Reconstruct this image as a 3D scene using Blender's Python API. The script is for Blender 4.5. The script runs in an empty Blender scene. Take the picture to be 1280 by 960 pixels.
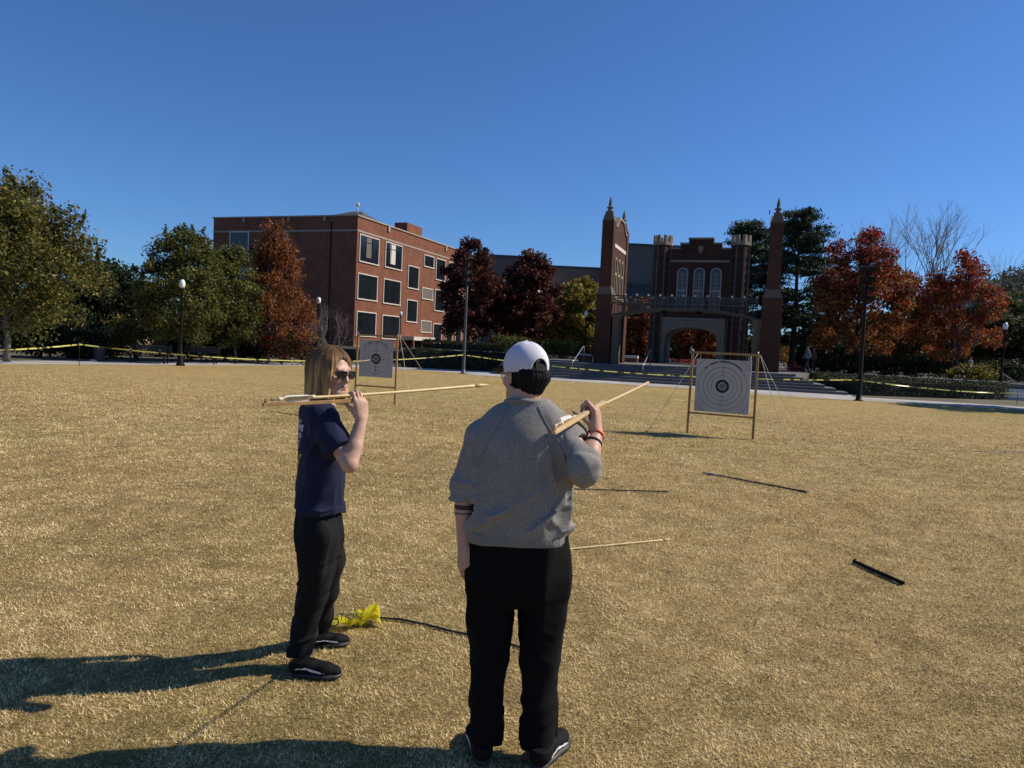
import bpy, math, random
import numpy as np
from mathutils import Vector, Matrix

# ------------------------------------------------------------------ camera, sky, sun
SC = bpy.context.scene
COL = SC.collection
FPX, CAMH = 915.0, 1.68                       # focal length in photo pixels (1280 wide), eye height
PITCH, ROLL = math.atan(47 / FPX), 0.047
cF = Vector((0, math.cos(PITCH), -math.sin(PITCH)))
_u0 = Vector((0, math.sin(PITCH), math.cos(PITCH)))
_r0 = Vector((1, 0, 0))
cR = _r0 * math.cos(ROLL) + _u0 * math.sin(ROLL)
cU = _u0 * math.cos(ROLL) - _r0 * math.sin(ROLL)
CAM = Vector((0, 0, CAMH))
cam = bpy.data.objects.new('camera', bpy.data.cameras.new('camera'))
COL.objects.link(cam)
cam.matrix_world = Matrix(((cR.x, cU.x, -cF.x, 0), (cR.y, cU.y, -cF.y, 0), (cR.z, cU.z, -cF.z, CAMH), (0, 0, 0, 1)))
cam.data.sensor_width = 36
cam.data.lens = 36 * FPX / 1280
cam.data.clip_end = 3000
cam.data.clip_start = 0.05
SC.camera = cam

SUN_EL = math.radians(40)
SUN_H = Vector((0.98, 0.195, 0)).normalized()
SUN = Vector((SUN_H.x * math.cos(SUN_EL), SUN_H.y * math.cos(SUN_EL), math.sin(SUN_EL)))
world = bpy.data.worlds.new('World')
SC.world = world
world.use_nodes = True
nt = world.node_tree
nt.nodes.clear()
sky = nt.nodes.new('ShaderNodeTexSky')
sky.sky_type = 'NISHITA'
sky.sun_disc = False
sky.sun_elevation = SUN_EL
sky.sun_rotation = math.atan2(SUN_H.x, SUN_H.y)
sky.altitude = 400
sky.air_density = 1.0
sky.dust_density = 0.35
sky.ozone_density = 3.5
bg = nt.nodes.new('ShaderNodeBackground')
bg.inputs[1].default_value = 0.050
wo = nt.nodes.new('ShaderNodeOutputWorld')
tint = nt.nodes.new('ShaderNodeMixRGB')          # cooler, clearer air than the model's default
tint.blend_type = 'MULTIPLY'
tint.inputs[0].default_value = 1.0
tint.inputs[2].default_value = (0.92, 1.42, 2.12, 1)
nt.links.new(sky.outputs[0], tint.inputs[1])
nt.links.new(tint.outputs[0], bg.inputs[0])
nt.links.new(bg.outputs[0], wo.inputs[0])
sl = bpy.data.lights.new('sun', 'SUN')
sl.energy = 5.0
sl.angle = math.radians(0.55)
sl.color = (1.0, 0.90, 0.755)
so = bpy.data.objects.new('sun', sl)
COL.objects.link(so)
so.location = (20, 5, 30)
so.rotation_euler = SUN.to_track_quat('Z', 'Y').to_euler()
vs = SC.view_settings
vs.view_transform = 'Standard'
vs.look = 'None'
vs.exposure = 0.12
vs.gamma = 1.0
vs.use_curve_mapping = False
SC.render.engine = 'CYCLES'
SC.cycles.max_bounces = 6
SC.cycles.diffuse_bounces = 2
SC.cycles.transparent_max_bounces = 8

# ------------------------------------------------------------------ measuring helpers
def ray(x, y):
    return cF + cR * ((x - 640) / FPX) - cU * ((y - 480) / FPX)
def pix(x, y, Y):
    d = ray(x, y)
    return CAM + d * (Y / d.y)
def gnd(x, y, z=0.0):
    d = ray(x, y)
    return CAM + d * ((z - CAMH) / d.z)
def hit(x, y, pt, n):
    d = ray(x, y)
    return CAM + d * ((Vector(pt) - CAM).dot(n) / d.dot(n))
def V(*a):
    return Vector(a)

# ------------------------------------------------------------------ scene-graph helpers
ORG = {}
ROT = {}
def tag(o, label=None, cat=None, group=None, kind=None):
    if label: o['label'] = label
    if cat: o['category'] = cat
    if group: o['group'] = group
    if kind: o['kind'] = kind
    return o
def empty(name, loc, label, cat, group=None, rz=0.0):
    o = bpy.data.objects.new(name, None)
    COL.objects.link(o)
    o.location = loc
    o.rotation_euler = (0, 0, rz)
    o.empty_display_size = 0.2
    ORG[o.name] = Vector(loc)
    ROT[o.name] = rz
    return tag(o, label, cat, group)
def link_mesh(name, me, mat, parent=None):
    o = bpy.data.objects.new(name, me)
    COL.objects.link(o)
    if mat:
        for m in (mat if isinstance(mat, (list, tuple)) else [mat]):
            me.materials.append(m)
    if parent:
        o.parent = parent
        ORG[o.name] = ORG[parent.name]
        ROT[o.name] = ROT.get(parent.name, 0.0)
    else:
        ORG[o.name] = Vector((0, 0, 0))
    return o
def np_mesh(name, verts, quads, mat, parent=None, local=False, smooth=True, cols=None, tris=None, mats=None):
    """numpy arrays -> one mesh object (world coordinates unless local)"""
    verts = np.asarray(verts, np.float32)
    if parent and not local:
        verts = verts - np.array(ORG[parent.name], np.float32)
    me = bpy.data.meshes.new(name)
    n = len(verts)
    me.vertices.add(n)
    me.vertices.foreach_set('co', verts.ravel())
    f = quads if quads is not None else tris
    k = f.shape[1]
    me.loops.add(f.size)
    me.loops.foreach_set('vertex_index', f.ravel().astype(np.int32))
    me.polygons.add(len(f))
    me.polygons.foreach_set('loop_start', np.arange(0, f.size, k, dtype=np.int32))
    me.update(calc_edges=True)
    if smooth:
        me.polygons.foreach_set('use_smooth', np.ones(len(f), bool))
    if mats is not None:
        me.polygons.foreach_set('material_index', mats.astype(np.int32))
    if cols is not None:
        ca = me.color_attributes.new('Col', 'FLOAT_COLOR', 'POINT')
        c4 = np.ones((n, 4), np.float32)
        c4[:, :3] = cols
        ca.data.foreach_set('color', c4.ravel())
    me.validate()
    return link_mesh(name, me, mat, parent)

class MB:
    """collects boxes, tubes, prisms; build() links them as ONE mesh object"""
    def __init__(s):
        s.v, s.f, s.sm = [], [], []
    def add(s, vs_, fs, smooth=False):
        b = len(s.v)
        s.v += [Vector(p) for p in vs_]
        for f in fs:
            s.f.append([b + i for i in f])
            s.sm.append(smooth)
        return s
    def box(s, lo, hi):
        x0, y0, z0 = lo; x1, y1, z1 = hi
        return s.add([(x0,y0,z0),(x1,y0,z0),(x1,y1,z0),(x0,y1,z0),(x0,y0,z1),(x1,y0,z1),(x1,y1,z1),(x0,y1,z1)],
                     [(0,3,2,1),(4,5,6,7),(0,1,5,4),(1,2,6,5),(2,3,7,6),(3,0,4,7)])
    def bar(s, a, b, w, h, up=(0,0,1), bev=0.0):
        a, b = Vector(a), Vector(b)
        d = (b - a).normalized(); up = Vector(up)
        r = d.cross(up)
        if r.length < 1e-4: r = d.cross(Vector((0,1,0)))
        r.normalize(); u = r.cross(d)
        if bev:
            prof = [(-w/2+bev,-h/2),(w/2-bev,-h/2),(w/2,-h/2+bev),(w/2,h/2-bev),(w/2-bev,h/2),(-w/2+bev,h/2),(-w/2,h/2-bev),(-w/2,-h/2+bev)]
        else:
            prof = [(-w/2,-h/2),(w/2,-h/2),(w/2,h/2),(-w/2,h/2)]
        n = len(prof)
        vs_ = [a + r*x + u*y for x, y in prof] + [b + r*x + u*y for x, y in prof]
        return s.add(vs_, [tuple(range(n-1,-1,-1)), tuple(range(n, 2*n))] + [(i,(i+1)%n,n+(i+1)%n,n+i) for i in range(n)])
    def tube(s, pts, rad, n=8, cap=True):
        pts = [Vector(p) for p in pts]
        if not hasattr(rad, '__len__'): rad = [rad] * len(pts)
        vs_, fs = [], []
        ref = None
        for i, p in enumerate(pts):
            d = (pts[min(i+1, len(pts)-1)] - pts[max(i-1, 0)])
            d = d.normalized() if d.length > 1e-9 else Vector((0,0,1))
            if ref is None:
                ref = Vector((0,0,1)) if abs(d.z) < .9 else Vector((1,0,0))
            r = (ref - d * ref.dot(d)); r.normalize(); ref = r
            u = d.cross(r)
            for k in range(n):
                t = 2*math.pi*k/n
                vs_.append(p + (r*math.cos(t) + u*math.sin(t)) * rad[i])
        for i in range(len(pts)-1):
            for k in range(n):
                fs.append((i*n+k, i*n+(k+1)%n, (i+1)*n+(k+1)%n, (i+1)*n+k))
        s.add(vs_, fs, True)
        if cap:
            b = len(s.v) - len(vs_)
            s.f.append([b+k for k in range(n-1,-1,-1)]); s.sm.append(False)
            s.f.append([b+(len(pts)-1)*n+k for k in range(n)]); s.sm.append(False)
        return s
    def lathe(s, c, prof, n=16):
        c = Vector(c); vs_, fs = [], []
        for r, z in prof:
            for k in range(n):
                t = 2*math.pi*(k+.5)/n
                vs_.append(c + Vector((r*math.cos(t), r*math.sin(t), z)))
        m = len(prof)
        for i in range(m-1):
            for k in range(n):
                fs.append((i*n+k, i*n+(k+1)%n, (i+1)*n+(k+1)%n, (i+1)*n+k))
        fs.append(tuple(range(n-1,-1,-1))); fs.append(tuple((m-1)*n+k for k in range(n)))
        return s.add(vs_, fs, n > 10)
    def prism(s, poly, z0, z1):
        n = len(poly)
        vs_ = [(x,y,z0) for x,y in poly] + [(x,y,z1) for x,y in poly]
        return s.add(vs_, [tuple(range(n-1,-1,-1)), tuple(range(n,2*n))] + [(i,(i+1)%n,n+(i+1)%n,n+i) for i in range(n)])
    def extr(s, poly, ax, a0, a1):
        """polygon in the (x,z) or (y,z) plane extruded along the other horizontal axis"""
        n = len(poly)
        mk = (lambda p, a: (p[0], a, p[1])) if ax == 'y' else (lambda p, a: (a, p[0], p[1]))
        vs_ = [mk(p,a0) for p in poly] + [mk(p,a1) for p in poly]
        return s.add(vs_, [tuple(range(n)), tuple(range(2*n-1,n-1,-1))] + [((i+1)%n,i,n+i,n+(i+1)%n) for i in range(n)])
    def build(s, name, mat, parent=None, local=False, fix=True):
        me = bpy.data.meshes.new(name)
        o = Vector((0,0,0)) if (local or not parent) else ORG[parent.name]
        rm = Matrix.Rotation(0.0 if (local or not parent) else -ROT.get(parent.name, 0.0), 3, 'Z')
        me.from_pydata([tuple(rm @ (p - o)) for p in s.v], [], s.f)
        for p, k in zip(me.polygons, s.sm):
            p.use_smooth = k
        if fix:
            import bmesh
            bm = bmesh.new(); bm.from_mesh(me)
            bmesh.ops.recalc_face_normals(bm, faces=bm.faces)
            bm.to_mesh(me); bm.free()
        return link_mesh(name, me, mat, parent)

# ------------------------------------------------------------------ materials
def new_mat(name):
    m = bpy.data.materials.new(name)
    m.use_nodes = True
    t = m.node_tree
    return m, t, t.nodes['Principled BSDF']
def N(t, typ, **kw):
    n = t.nodes.new(typ)
    for k, v in kw.items():
        if k.startswith('i_'):
            key = k[2:]
            n.inputs[int(key) if key.isdigit() else key].default_value = v
        else:
            setattr(n, k, v)
    return n
def ramp(t, stops, interp='LINEAR'):
    n = t.nodes.new('ShaderNodeValToRGB')
    n.color_ramp.interpolation = interp
    e = n.color_ramp.elements
    while len(e) < len(stops): e.new(0.5)
    for el, (p, c) in zip(e, stops):
        el.position = p
        el.color = (*c, 1) if len(c) == 3 else c
    return n
def sc(c, k):
    return tuple(min(1, x * k) for x in c)
def plain(name, col, rough=0.7, var=0.15, scale=8.0, bump=0.0, bscale=60.0, metal=0.0, coords='Object', spec=0.5, stretch=None):
    m, t, b = new_mat(name)
    tc = N(t, 'ShaderNodeTexCoord')
    src = tc.outputs[coords]
    if stretch:
        mp = N(t, 'ShaderNodeMapping'); mp.inputs['Scale'].default_value = stretch
        t.links.new(src, mp.inputs[0]); src = mp.outputs[0]
    nz = N(t, 'ShaderNodeTexNoise', i_Scale=scale, i_Detail=5.0, i_Roughness=0.65)
    t.links.new(src, nz.inputs['Vector'])
    r = ramp(t, [(0.3, sc(col, 1 - var)), (0.7, sc(col, 1 + var))])
    t.links.new(nz.outputs[0], r.inputs[0])
    t.links.new(r.outputs[0], b.inputs['Base Color'])
    b.inputs['Roughness'].default_value = rough
    b.inputs['Metallic'].default_value = metal
    b.inputs['Specular IOR Level'].default_value = spec
    if bump:
        n2 = N(t, 'ShaderNodeTexNoise', i_Scale=bscale, i_Detail=4.0)
        t.links.new(src, n2.inputs['Vector'])
        bp = N(t, 'ShaderNodeBump', i_Strength=bump, i_Distance=0.01)
        t.links.new(n2.outputs[0], bp.inputs['Height'])
        t.links.new(bp.outputs[0], b.inputs['Normal'])
    return m
def leaf_mat(name, trans=0.35, rough=0.6):
    m, t, b = new_mat(name)
    at = N(t, 'ShaderNodeAttribute', attribute_name='Col')
    t.links.new(at.outputs[0], b.inputs['Base Color'])
    b.inputs['Roughness'].default_value = rough
    b.inputs['Specular IOR Level'].default_value = 0.25
    tr = N(t, 'ShaderNodeBsdfTranslucent')
    t.links.new(at.outputs[0], tr.inputs[0])
    mx = N(t, 'ShaderNodeMixShader', i_0=trans)
    t.links.new(b.outputs[0], mx.inputs[1]); t.links.new(tr.outputs[0], mx.inputs[2])
    t.links.new(mx.outputs[0], t.nodes['Material Output'].inputs[0])
    return m
def brick_mat(name, c1, c2, mortar):
    m, t, b = new_mat(name)
    tc = N(t, 'ShaderNodeTexCoord')
    sp = N(t, 'ShaderNodeSeparateXYZ'); t.links.new(tc.outputs['Object'], sp.inputs[0])
    ad = N(t, 'ShaderNodeMath', operation='ADD')
    t.links.new(sp.outputs[0], ad.inputs[0]); t.links.new(sp.outputs[1], ad.inputs[1])
    cb = N(t, 'ShaderNodeCombineXYZ')
    t.links.new(ad.outputs[0], cb.inputs[0]); t.links.new(sp.outputs[2], cb.inputs[1])
    br = N(t, 'ShaderNodeTexBrick')
    br.inputs['Color1'].default_value = (*c1, 1); br.inputs['Color2'].default_value = (*c2, 1)
    br.inputs['Mortar'].default_value = (*mortar, 1)
    br.inputs['Scale'].default_value = 1.0
    br.inputs['Brick Width'].default_value = 0.22
    br.inputs['Row Height'].default_value = 0.075
    br.inputs['Mortar Size'].default_value = 0.008
    t.links.new(cb.outputs[0], br.inputs['Vector'])
    nz = N(t, 'ShaderNodeTexNoise', i_Scale=0.9, i_Detail=6.0, i_Roughness=0.7)
    t.links.new(tc.outputs['Object'], nz.inputs['Vector'])
    r = ramp(t, [(0.25, (.62,.6,.6)), (0.75, (1.25,1.2,1.15))])
    t.links.new(nz.outputs[0], r.inputs[0])
    mx = N(t, 'ShaderNodeMixRGB', blend_type='MULTIPLY', i_0=1.0)
    t.links.new(br.outputs[0], mx.inputs[1]); t.links.new(r.outputs[0], mx.inputs[2])
    t.links.new(mx.outputs[0], b.inputs['Base Color'])
    b.inputs['Roughness'].default_value = 0.9
    b.inputs['Specular IOR Level'].default_value = 0.2
    bp = N(t, 'ShaderNodeBump', i_Strength=0.4, i_Distance=0.01)
    t.links.new(br.outputs['Fac'], bp.inputs['Height']); bp.invert = True
    t.links.new(bp.outputs[0], b.inputs['Normal'])
    return m

M = {}
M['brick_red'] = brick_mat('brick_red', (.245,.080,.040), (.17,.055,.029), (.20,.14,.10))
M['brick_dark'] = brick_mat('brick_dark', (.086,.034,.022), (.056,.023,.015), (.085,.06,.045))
M['stone_brown'] = plain('stone_brown', (.13,.095,.068), .9, .2, 1.5, .2, 20)
M['step_stone'] = plain('step_stone', (.125,.118,.11), .9, .15, 1.3, .15, 30)
M['stone'] = plain('stone', (.26,.20,.14), .85, .18, 1.5, .2, 20)
M['stone_mid'] = plain('stone_mid', (.34,.28,.22), .85, .15, 2.5, .1, 20)
M['stone_pale'] = plain('stone_pale', (.60,.54,.47), .85, .12, 2.5, .1, 20)
M['concrete'] = plain('concrete', (.36,.345,.32), .9, .14, 1.3, .15, 30)
M['concrete_pale'] = plain('concrete_pale', (.52,.50,.47), .9, .1, .9, .15, 30)
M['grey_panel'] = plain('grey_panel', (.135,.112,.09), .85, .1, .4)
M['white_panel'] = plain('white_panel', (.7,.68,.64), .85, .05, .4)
M['tan_wall'] = plain('tan_wall', (.55,.42,.26), .9, .1, .8)
M['glass'] = plain('window_glass', (.010,.013,.017), .16, .5, .45, spec=0.5)
M['white_frame'] = plain('white_frame', (.60,.55,.47), .6, .08, 3)
M['black_metal'] = plain('black_metal', (.012,.012,.012), .7, .2, 6, spec=.15)
M['grey_metal'] = plain('grey_metal', (.085,.088,.09), .5, .15, 4, metal=.3)
M['steel_rail'] = plain('steel_rail', (.5,.5,.5), .35, .1, 4, metal=.8)
M['globe'] = plain('lamp_globe', (.82,.82,.8), .25, .03, 3)
M['bark'] = plain('bark', (.05,.039,.03), .95, .35, 5, .6, 12, stretch=(1,1,.25))
M['bridge_metal'] = plain('bridge_metal', (.048,.045,.038), .6, .15, 3)
M['bark_pale'] = plain('bark_pale', (.17,.145,.12), .95, .25, 5, .5, 12, stretch=(1,1,.25))
M['twig'] = plain('twig', (.16,.13,.115), .95, .2, 3)
M['leaf'] = leaf_mat('leaf')
M['needle'] = leaf_mat('needle', .12)
M['roof_dark'] = plain('roof_dark', (.06,.062,.068), .8, .15, 1)
M['wood_post'] = plain('wood_post', (.30,.17,.065), .6, .3, 7, .3, 30, stretch=(1,1,.15))
M['wood_pale'] = plain('wood_pale', (.62,.43,.22), .5, .15, 30, .1, 60)
M['bamboo'] = plain('bamboo', (.62,.47,.21), .45, .15, 20)
M['dark_shaft'] = plain('dark_shaft', (.02,.02,.022), .45, .2, 20)
M['feather'] = plain('feather', (.6,.57,.5), .8, .25, 90)
M['rope'] = plain('rope', (.55,.5,.4), .85, .15, 60)
M['mulch_red'] = plain('mulch_red', (.16,.07,.045), .95, .35, 3, .5, 12)
M['soil'] = plain('soil', (.05,.045,.03), .95, .4, 2, .5, 8)
# ------------------------------------------------------------------ implicit surfaces for bodies and clothes
_rng = np.random.default_rng(7)
_TAB = _rng.random((64, 64, 64)).astype(np.float32)
def vnoise(P):
    """smooth value noise, P (n,3) -> (n,) in -1..1"""
    P = np.asarray(P, np.float32)
    i = np.floor(P).astype(np.int64); f = P - i
    f = f * f * (3 - 2 * f)
    i0 = i & 63; i1 = (i + 1) & 63
    x0, y0, z0 = i0.T; x1, y1, z1 = i1.T
    fx, fy, fz = f.T
    a = _TAB[x0,y0,z0]*(1-fx) + _TAB[x1,y0,z0]*fx
    b = _TAB[x0,y1,z0]*(1-fx) + _TAB[x1,y1,z0]*fx
    c = _TAB[x0,y0,z1]*(1-fx) + _TAB[x1,y0,z1]*fx
    d = _TAB[x0,y1,z1]*(1-fx) + _TAB[x1,y1,z1]*fx
    return ((a*(1-fy)+b*fy)*(1-fz) + (c*(1-fy)+d*fy)*fz) * 2 - 1
def nrm(v):
    v = np.asarray(v, float)
    return v / np.linalg.norm(v)
class SDF:
    def __init__(s, lo, hi, h):
        s.lo = np.asarray(lo, float); s.h = h
        s.n = np.ceil((np.asarray(hi, float) - s.lo) / h).astype(int) + 1
        s.F = np.full(tuple(s.n), 1.0, np.float32)
    def region(s, lo, hi):
        a = np.clip(np.floor((np.asarray(lo) - s.lo) / s.h).astype(int), 0, s.n - 1)
        b = np.clip(np.ceil((np.asarray(hi) - s.lo) / s.h).astype(int) + 1, a + 1, s.n)
        sl_ = tuple(slice(i, j) for i, j in zip(a, b))
        ax = [np.arange(i, j, dtype=np.float32) * s.h + np.float32(l) for i, j, l in zip(a, b, s.lo)]
        return sl_, ax[0][:, None, None], ax[1][None, :, None], ax[2][None, None, :]
    def union(s, sl_, d, k):
        F = s.F[sl_]
        if k > 0:
            hh = np.clip(0.5 + 0.5 * (F - d) / k, 0, 1)
            s.F[sl_] = F * (1 - hh) + d * hh - k * hh * (1 - hh)
        else:
            s.F[sl_] = np.minimum(F, d)
    def subtract(s, sl_, d, k):
        F = s.F[sl_]
        d = -d
        if k > 0:
            hh = np.clip(0.5 - 0.5 * (F - d) / k, 0, 1)
            s.F[sl_] = F * (1 - hh) + d * hh + k * hh * (1 - hh)
        else:
            s.F[sl_] = np.maximum(F, d)
    def rc(s, a, b, ra, rb, k=0.01, w=None, q=1.0, sub=False):
        """tapered capsule; w, q: squash by factor q along direction w"""
        a = np.asarray(a, float); b = np.asarray(b, float)
        pad = max(ra, rb) + k + 3 * s.h
        sl_, X, Y, Z = s.region(np.minimum(a, b) - pad, np.maximum(a, b) + pad)
        ab = b - a
        px, py, pz = X - a[0], Y - a[1], Z - a[2]
        if w is not None:
            w = nrm(w)
            e = 1 / q - 1
            pw = (px * w[0] + py * w[1] + pz * w[2]) * e
            px, py, pz = px + pw * w[0], py + pw * w[1], pz + pw * w[2]
            ab = ab + w * (ab @ w) * e
        L2 = max(float(ab @ ab), 1e-12)
        t = np.clip((px * ab[0] + py * ab[1] + pz * ab[2]) / L2, 0, 1)
        d = np.sqrt((px - t * ab[0])**2 + (py - t * ab[1])**2 + (pz - t * ab[2])**2) - (ra + (rb - ra) * t)
        if q < 1: d = d * q
        (s.subtract if sub else s.union)(sl_, d.astype(np.float32), k)
    def chain(s, pts, rad, k=0.01, **kw):
        for i in range(len(pts) - 1):
            s.rc(pts[i], pts[i+1], rad[i], rad[i+1], k, **kw)
    def ell(s, c, r, R=None, k=0.01, sub=False):
        c = np.asarray(c, float); r = np.asarray(r, float)
        pad = r.max() + k + 3 * s.h
        sl_, X, Y, Z = s.region(c - pad, c + pad)
        px, py, pz = X - c[0], Y - c[1], Z - c[2]
        if R is not None:
            R = np.asarray(R)            # columns = local axes in world
            px, py, pz = (px*R[0,j] + py*R[1,j] + pz*R[2,j] for j in range(3))
        k0 = np.sqrt((px/r[0])**2 + (py/r[1])**2 + (pz/r[2])**2)
        k1 = np.sqrt((px/r[0]**2)**2 + (py/r[1]**2)**2 + (pz/r[2]**2)**2) + 1e-9
        d = k0 * (k0 - 1) / k1
        (s.subtract if sub else s.union)(sl_, d.astype(np.float32), k)
    def loft(s, zs, cx, cy, a, b, yaw=0.0, k=0.0, p=2.2):
        """stack of super-ellipses: zs ascending, half width a along yaw axis, half depth b across it"""
        zs = np.asarray(zs, float); o = np.argsort(zs)
        zs, cx, cy, a, b = (np.asarray(q, float)[o] for q in (zs, cx, cy, a, b))
        m = max(a.max(), b.max()) + k + 3*s.h
        sl_, X, Y, Z = s.region((cx.min()-m, cy.min()-m, zs[0]-.03), (cx.max()+m, cy.max()+m, zs[-1]+.03))
        zz = Z.ravel()
        zf = np.linspace(zs[0], zs[-1], 200)
        def sm(q):
            y = np.interp(zf, zs, q)
            for _ in range(3): y = np.convolve(np.pad(y, 6, mode='edge'), np.ones(13)/13, mode='valid')
            return np.interp(zz, zf, y)[None, None, :].astype(np.float32)
        CX, CY, A, B = sm(cx), sm(cy), sm(a), sm(b)
        c_, s_ = math.cos(yaw), math.sin(yaw)
        u = (X - CX) * c_ + (Y - CY) * s_
        v = -(X - CX) * s_ + (Y - CY) * c_
        kk = (np.abs(u / A)**p + np.abs(v / B)**p)**(1/p)
        d = (kk - 1) * np.minimum(A, B)
        d = np.maximum(d, np.maximum(zs[0] - Z, Z - zs[-1]))
        s.union(sl_, d.astype(np.float32), k)
    def cut(s, c, n, rad):
        """remove what lies on the +n side of the plane through c, within rad of c"""
        c = np.asarray(c, float); n = nrm(n)
        sl_, X, Y, Z = s.region(c - rad, c + rad)
        d = (X - c[0]) * n[0] + (Y - c[1]) * n[1] + (Z - c[2]) * n[2]
        ins = ((X - c[0])**2 + (Y - c[1])**2 + (Z - c[2])**2) < rad * rad
        F = s.F[sl_]
        s.F[sl_] = np.where(ins, np.maximum(F, d), F)
    def displace(s, fn, band=0.03):
        idx = np.argwhere(np.abs(s.F) < band)
        P = idx * s.h + s.lo
        s.F[tuple(idx.T)] += fn(P).astype(np.float32)
    def mesh(s):
        F = s.F
        F[0] = F[-1] = 1; F[:, 0] = F[:, -1] = 1; F[:, :, 0] = F[:, :, -1] = 1
        I = F < 0
        c = np.zeros(tuple(s.n - 1), np.uint8)
        offs = [(i, j, k) for i in (0, 1) for j in (0, 1) for k in (0, 1)]
        for o in offs:
            c += I[o[0]:o[0]+c.shape[0], o[1]:o[1]+c.shape[1], o[2]:o[2]+c.shape[2]]
        act = np.argwhere((c > 0) & (c < 8))
        vid = np.full(c.shape, -1, np.int32)
        vid[tuple(act.T)] = np.arange(len(act))
        val = {o: F[act[:,0]+o[0], act[:,1]+o[1], act[:,2]+o[2]] for o in offs}
        acc = np.zeros((len(act), 3)); cnt = np.zeros(len(act))
        for o in offs:
            for ax in range(3):
                if o[ax]: continue
                p = list(o); p[ax] = 1; p = tuple(p)
                va, vb = val[o], val[p]
                cr = (va < 0) != (vb < 0)
                t = np.where(cr, va / np.where(cr, va - vb, 1), 0)
                q = np.array(o, float)[None, :].repeat(len(act), 0)
                q[:, ax] += t
                acc[cr] += q[cr]; cnt[cr] += 1
        verts = (act + acc / cnt[:, None]) * s.h + s.lo
        quads = []
        for ax in range(3):
            a1, a2 = (ax + 1) % 3, (ax + 2) % 3
            sl0 = [slice(1, -1)] * 3; sl0[ax] = slice(0, -1)
            sl1 = list(sl0); sl1[ax] = slice(1, None)
            A, B = I[tuple(sl0)], I[tuple(sl1)]
            e = np.argwhere(A != B)
            fl = A[tuple(e.T)]
            off = np.ones(3, int); off[ax] = 0
            e = e + off
            def g(d1, d2):
                q = e.copy(); q[:, a1] += d1; q[:, a2] += d2
                return vid[tuple(q.T)]
            Q = np.stack([g(-1,-1), g(0,-1), g(0,0), g(-1,0)], 1)
            Q[~fl] = Q[~fl][:, ::-1]
            quads.append(Q)
        Q = np.concatenate(quads)
        return verts, Q[(Q >= 0).all(1)]
def relax(v, q, it=1, lam=0.5):
    for _ in range(it):
        acc = np.zeros_like(v); cnt = np.zeros(len(v))
        for i in range(4):
            for j in ((i+1) % 4, (i+3) % 4):
                np.add.at(acc, q[:, i], v[q[:, j]]); np.add.at(cnt, q[:, i], 1)
        v = v * (1 - lam) + lam * acc / np.maximum(cnt, 1)[:, None]
    return v

def add_hand(S, w, f, n, right=True, curl=((25,80,40),)*4, thumb=(.6,.7,.3), tb=(.5,.1,.55), size=1.0, spread=0.0):
    """w wrist, f finger direction, n palm normal; palm, four fingers and a thumb as separate bent chains"""
    w = np.asarray(w, float); f = nrm(f); n = np.asarray(n, float); n = nrm(n - f * (n @ f))
    t = np.cross(f, n) * (1 if right else -1)
    z = size
    off = [.030, .010, -.0105, -.029]
    pl = [.090, .093, .087, .077]
    seg = [(.043,.026,.021), (.047,.030,.022), (.043,.028,.021), (.034,.021,.019)]
    kn = []
    for o, l in zip(off, pl):
        a = w + (t * o * .5 + f * .008) * z; b = w + (t * o + f * l) * z
        S.rc(a, b, .0145*z, .0108*z, .014)
        kn.append(b)
    S.rc(w + (f*.03 - n*.002)*z, w + (f*.07)*z, .026*z, .03*z, .014, w=n, q=.5)
    S.rc(w + (f*.02 + t*.02 + n*.008)*z, w + (f*.055 + t*.024 + n*.008)*z, .016*z, .012*z, .012)   # ball of the thumb
    S.rc(w + (f*.02 - t*.02 + n*.006)*z, w + (f*.05 - t*.024 + n*.005)*z, .014*z, .011*z, .012)
    for i in range(4):
        g = .9 if i == 3 else 1.0
        p = kn[i]; ang = 0
        rr = [.0098*z*g, .0088*z*g, .0080*z*g, .0068*z*g]
        sp = t * (1.5 - i) * spread
        for j in range(3):
            ang += math.radians(curl[i][j])
            d = nrm(f * math.cos(ang) + n * math.sin(ang) + sp)
            q = p + d * seg[i][j] * z
            S.rc(p, q, rr[j], rr[j+1], .0035)
            p = q
    b0 = w + (f*.028 + t*.026 + n*.008)*z
    d1 = nrm(f*thumb[0] + t*thumb[1] + n*thumb[2]); d2 = nrm(f*tb[0] + t*tb[1] + n*tb[2])
    b1 = b0 + d1*.042*z; b2 = b1 + nrm(d1+d2)*.03*z; b3 = b2 + d2*.024*z
    S.rc(b0, b1, .0135*z, .0108*z, .008); S.rc(b1, b2, .0108*z, .0095*z, .003); S.rc(b2, b3, .0095*z, .0078*z, .003)
    return t

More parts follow.
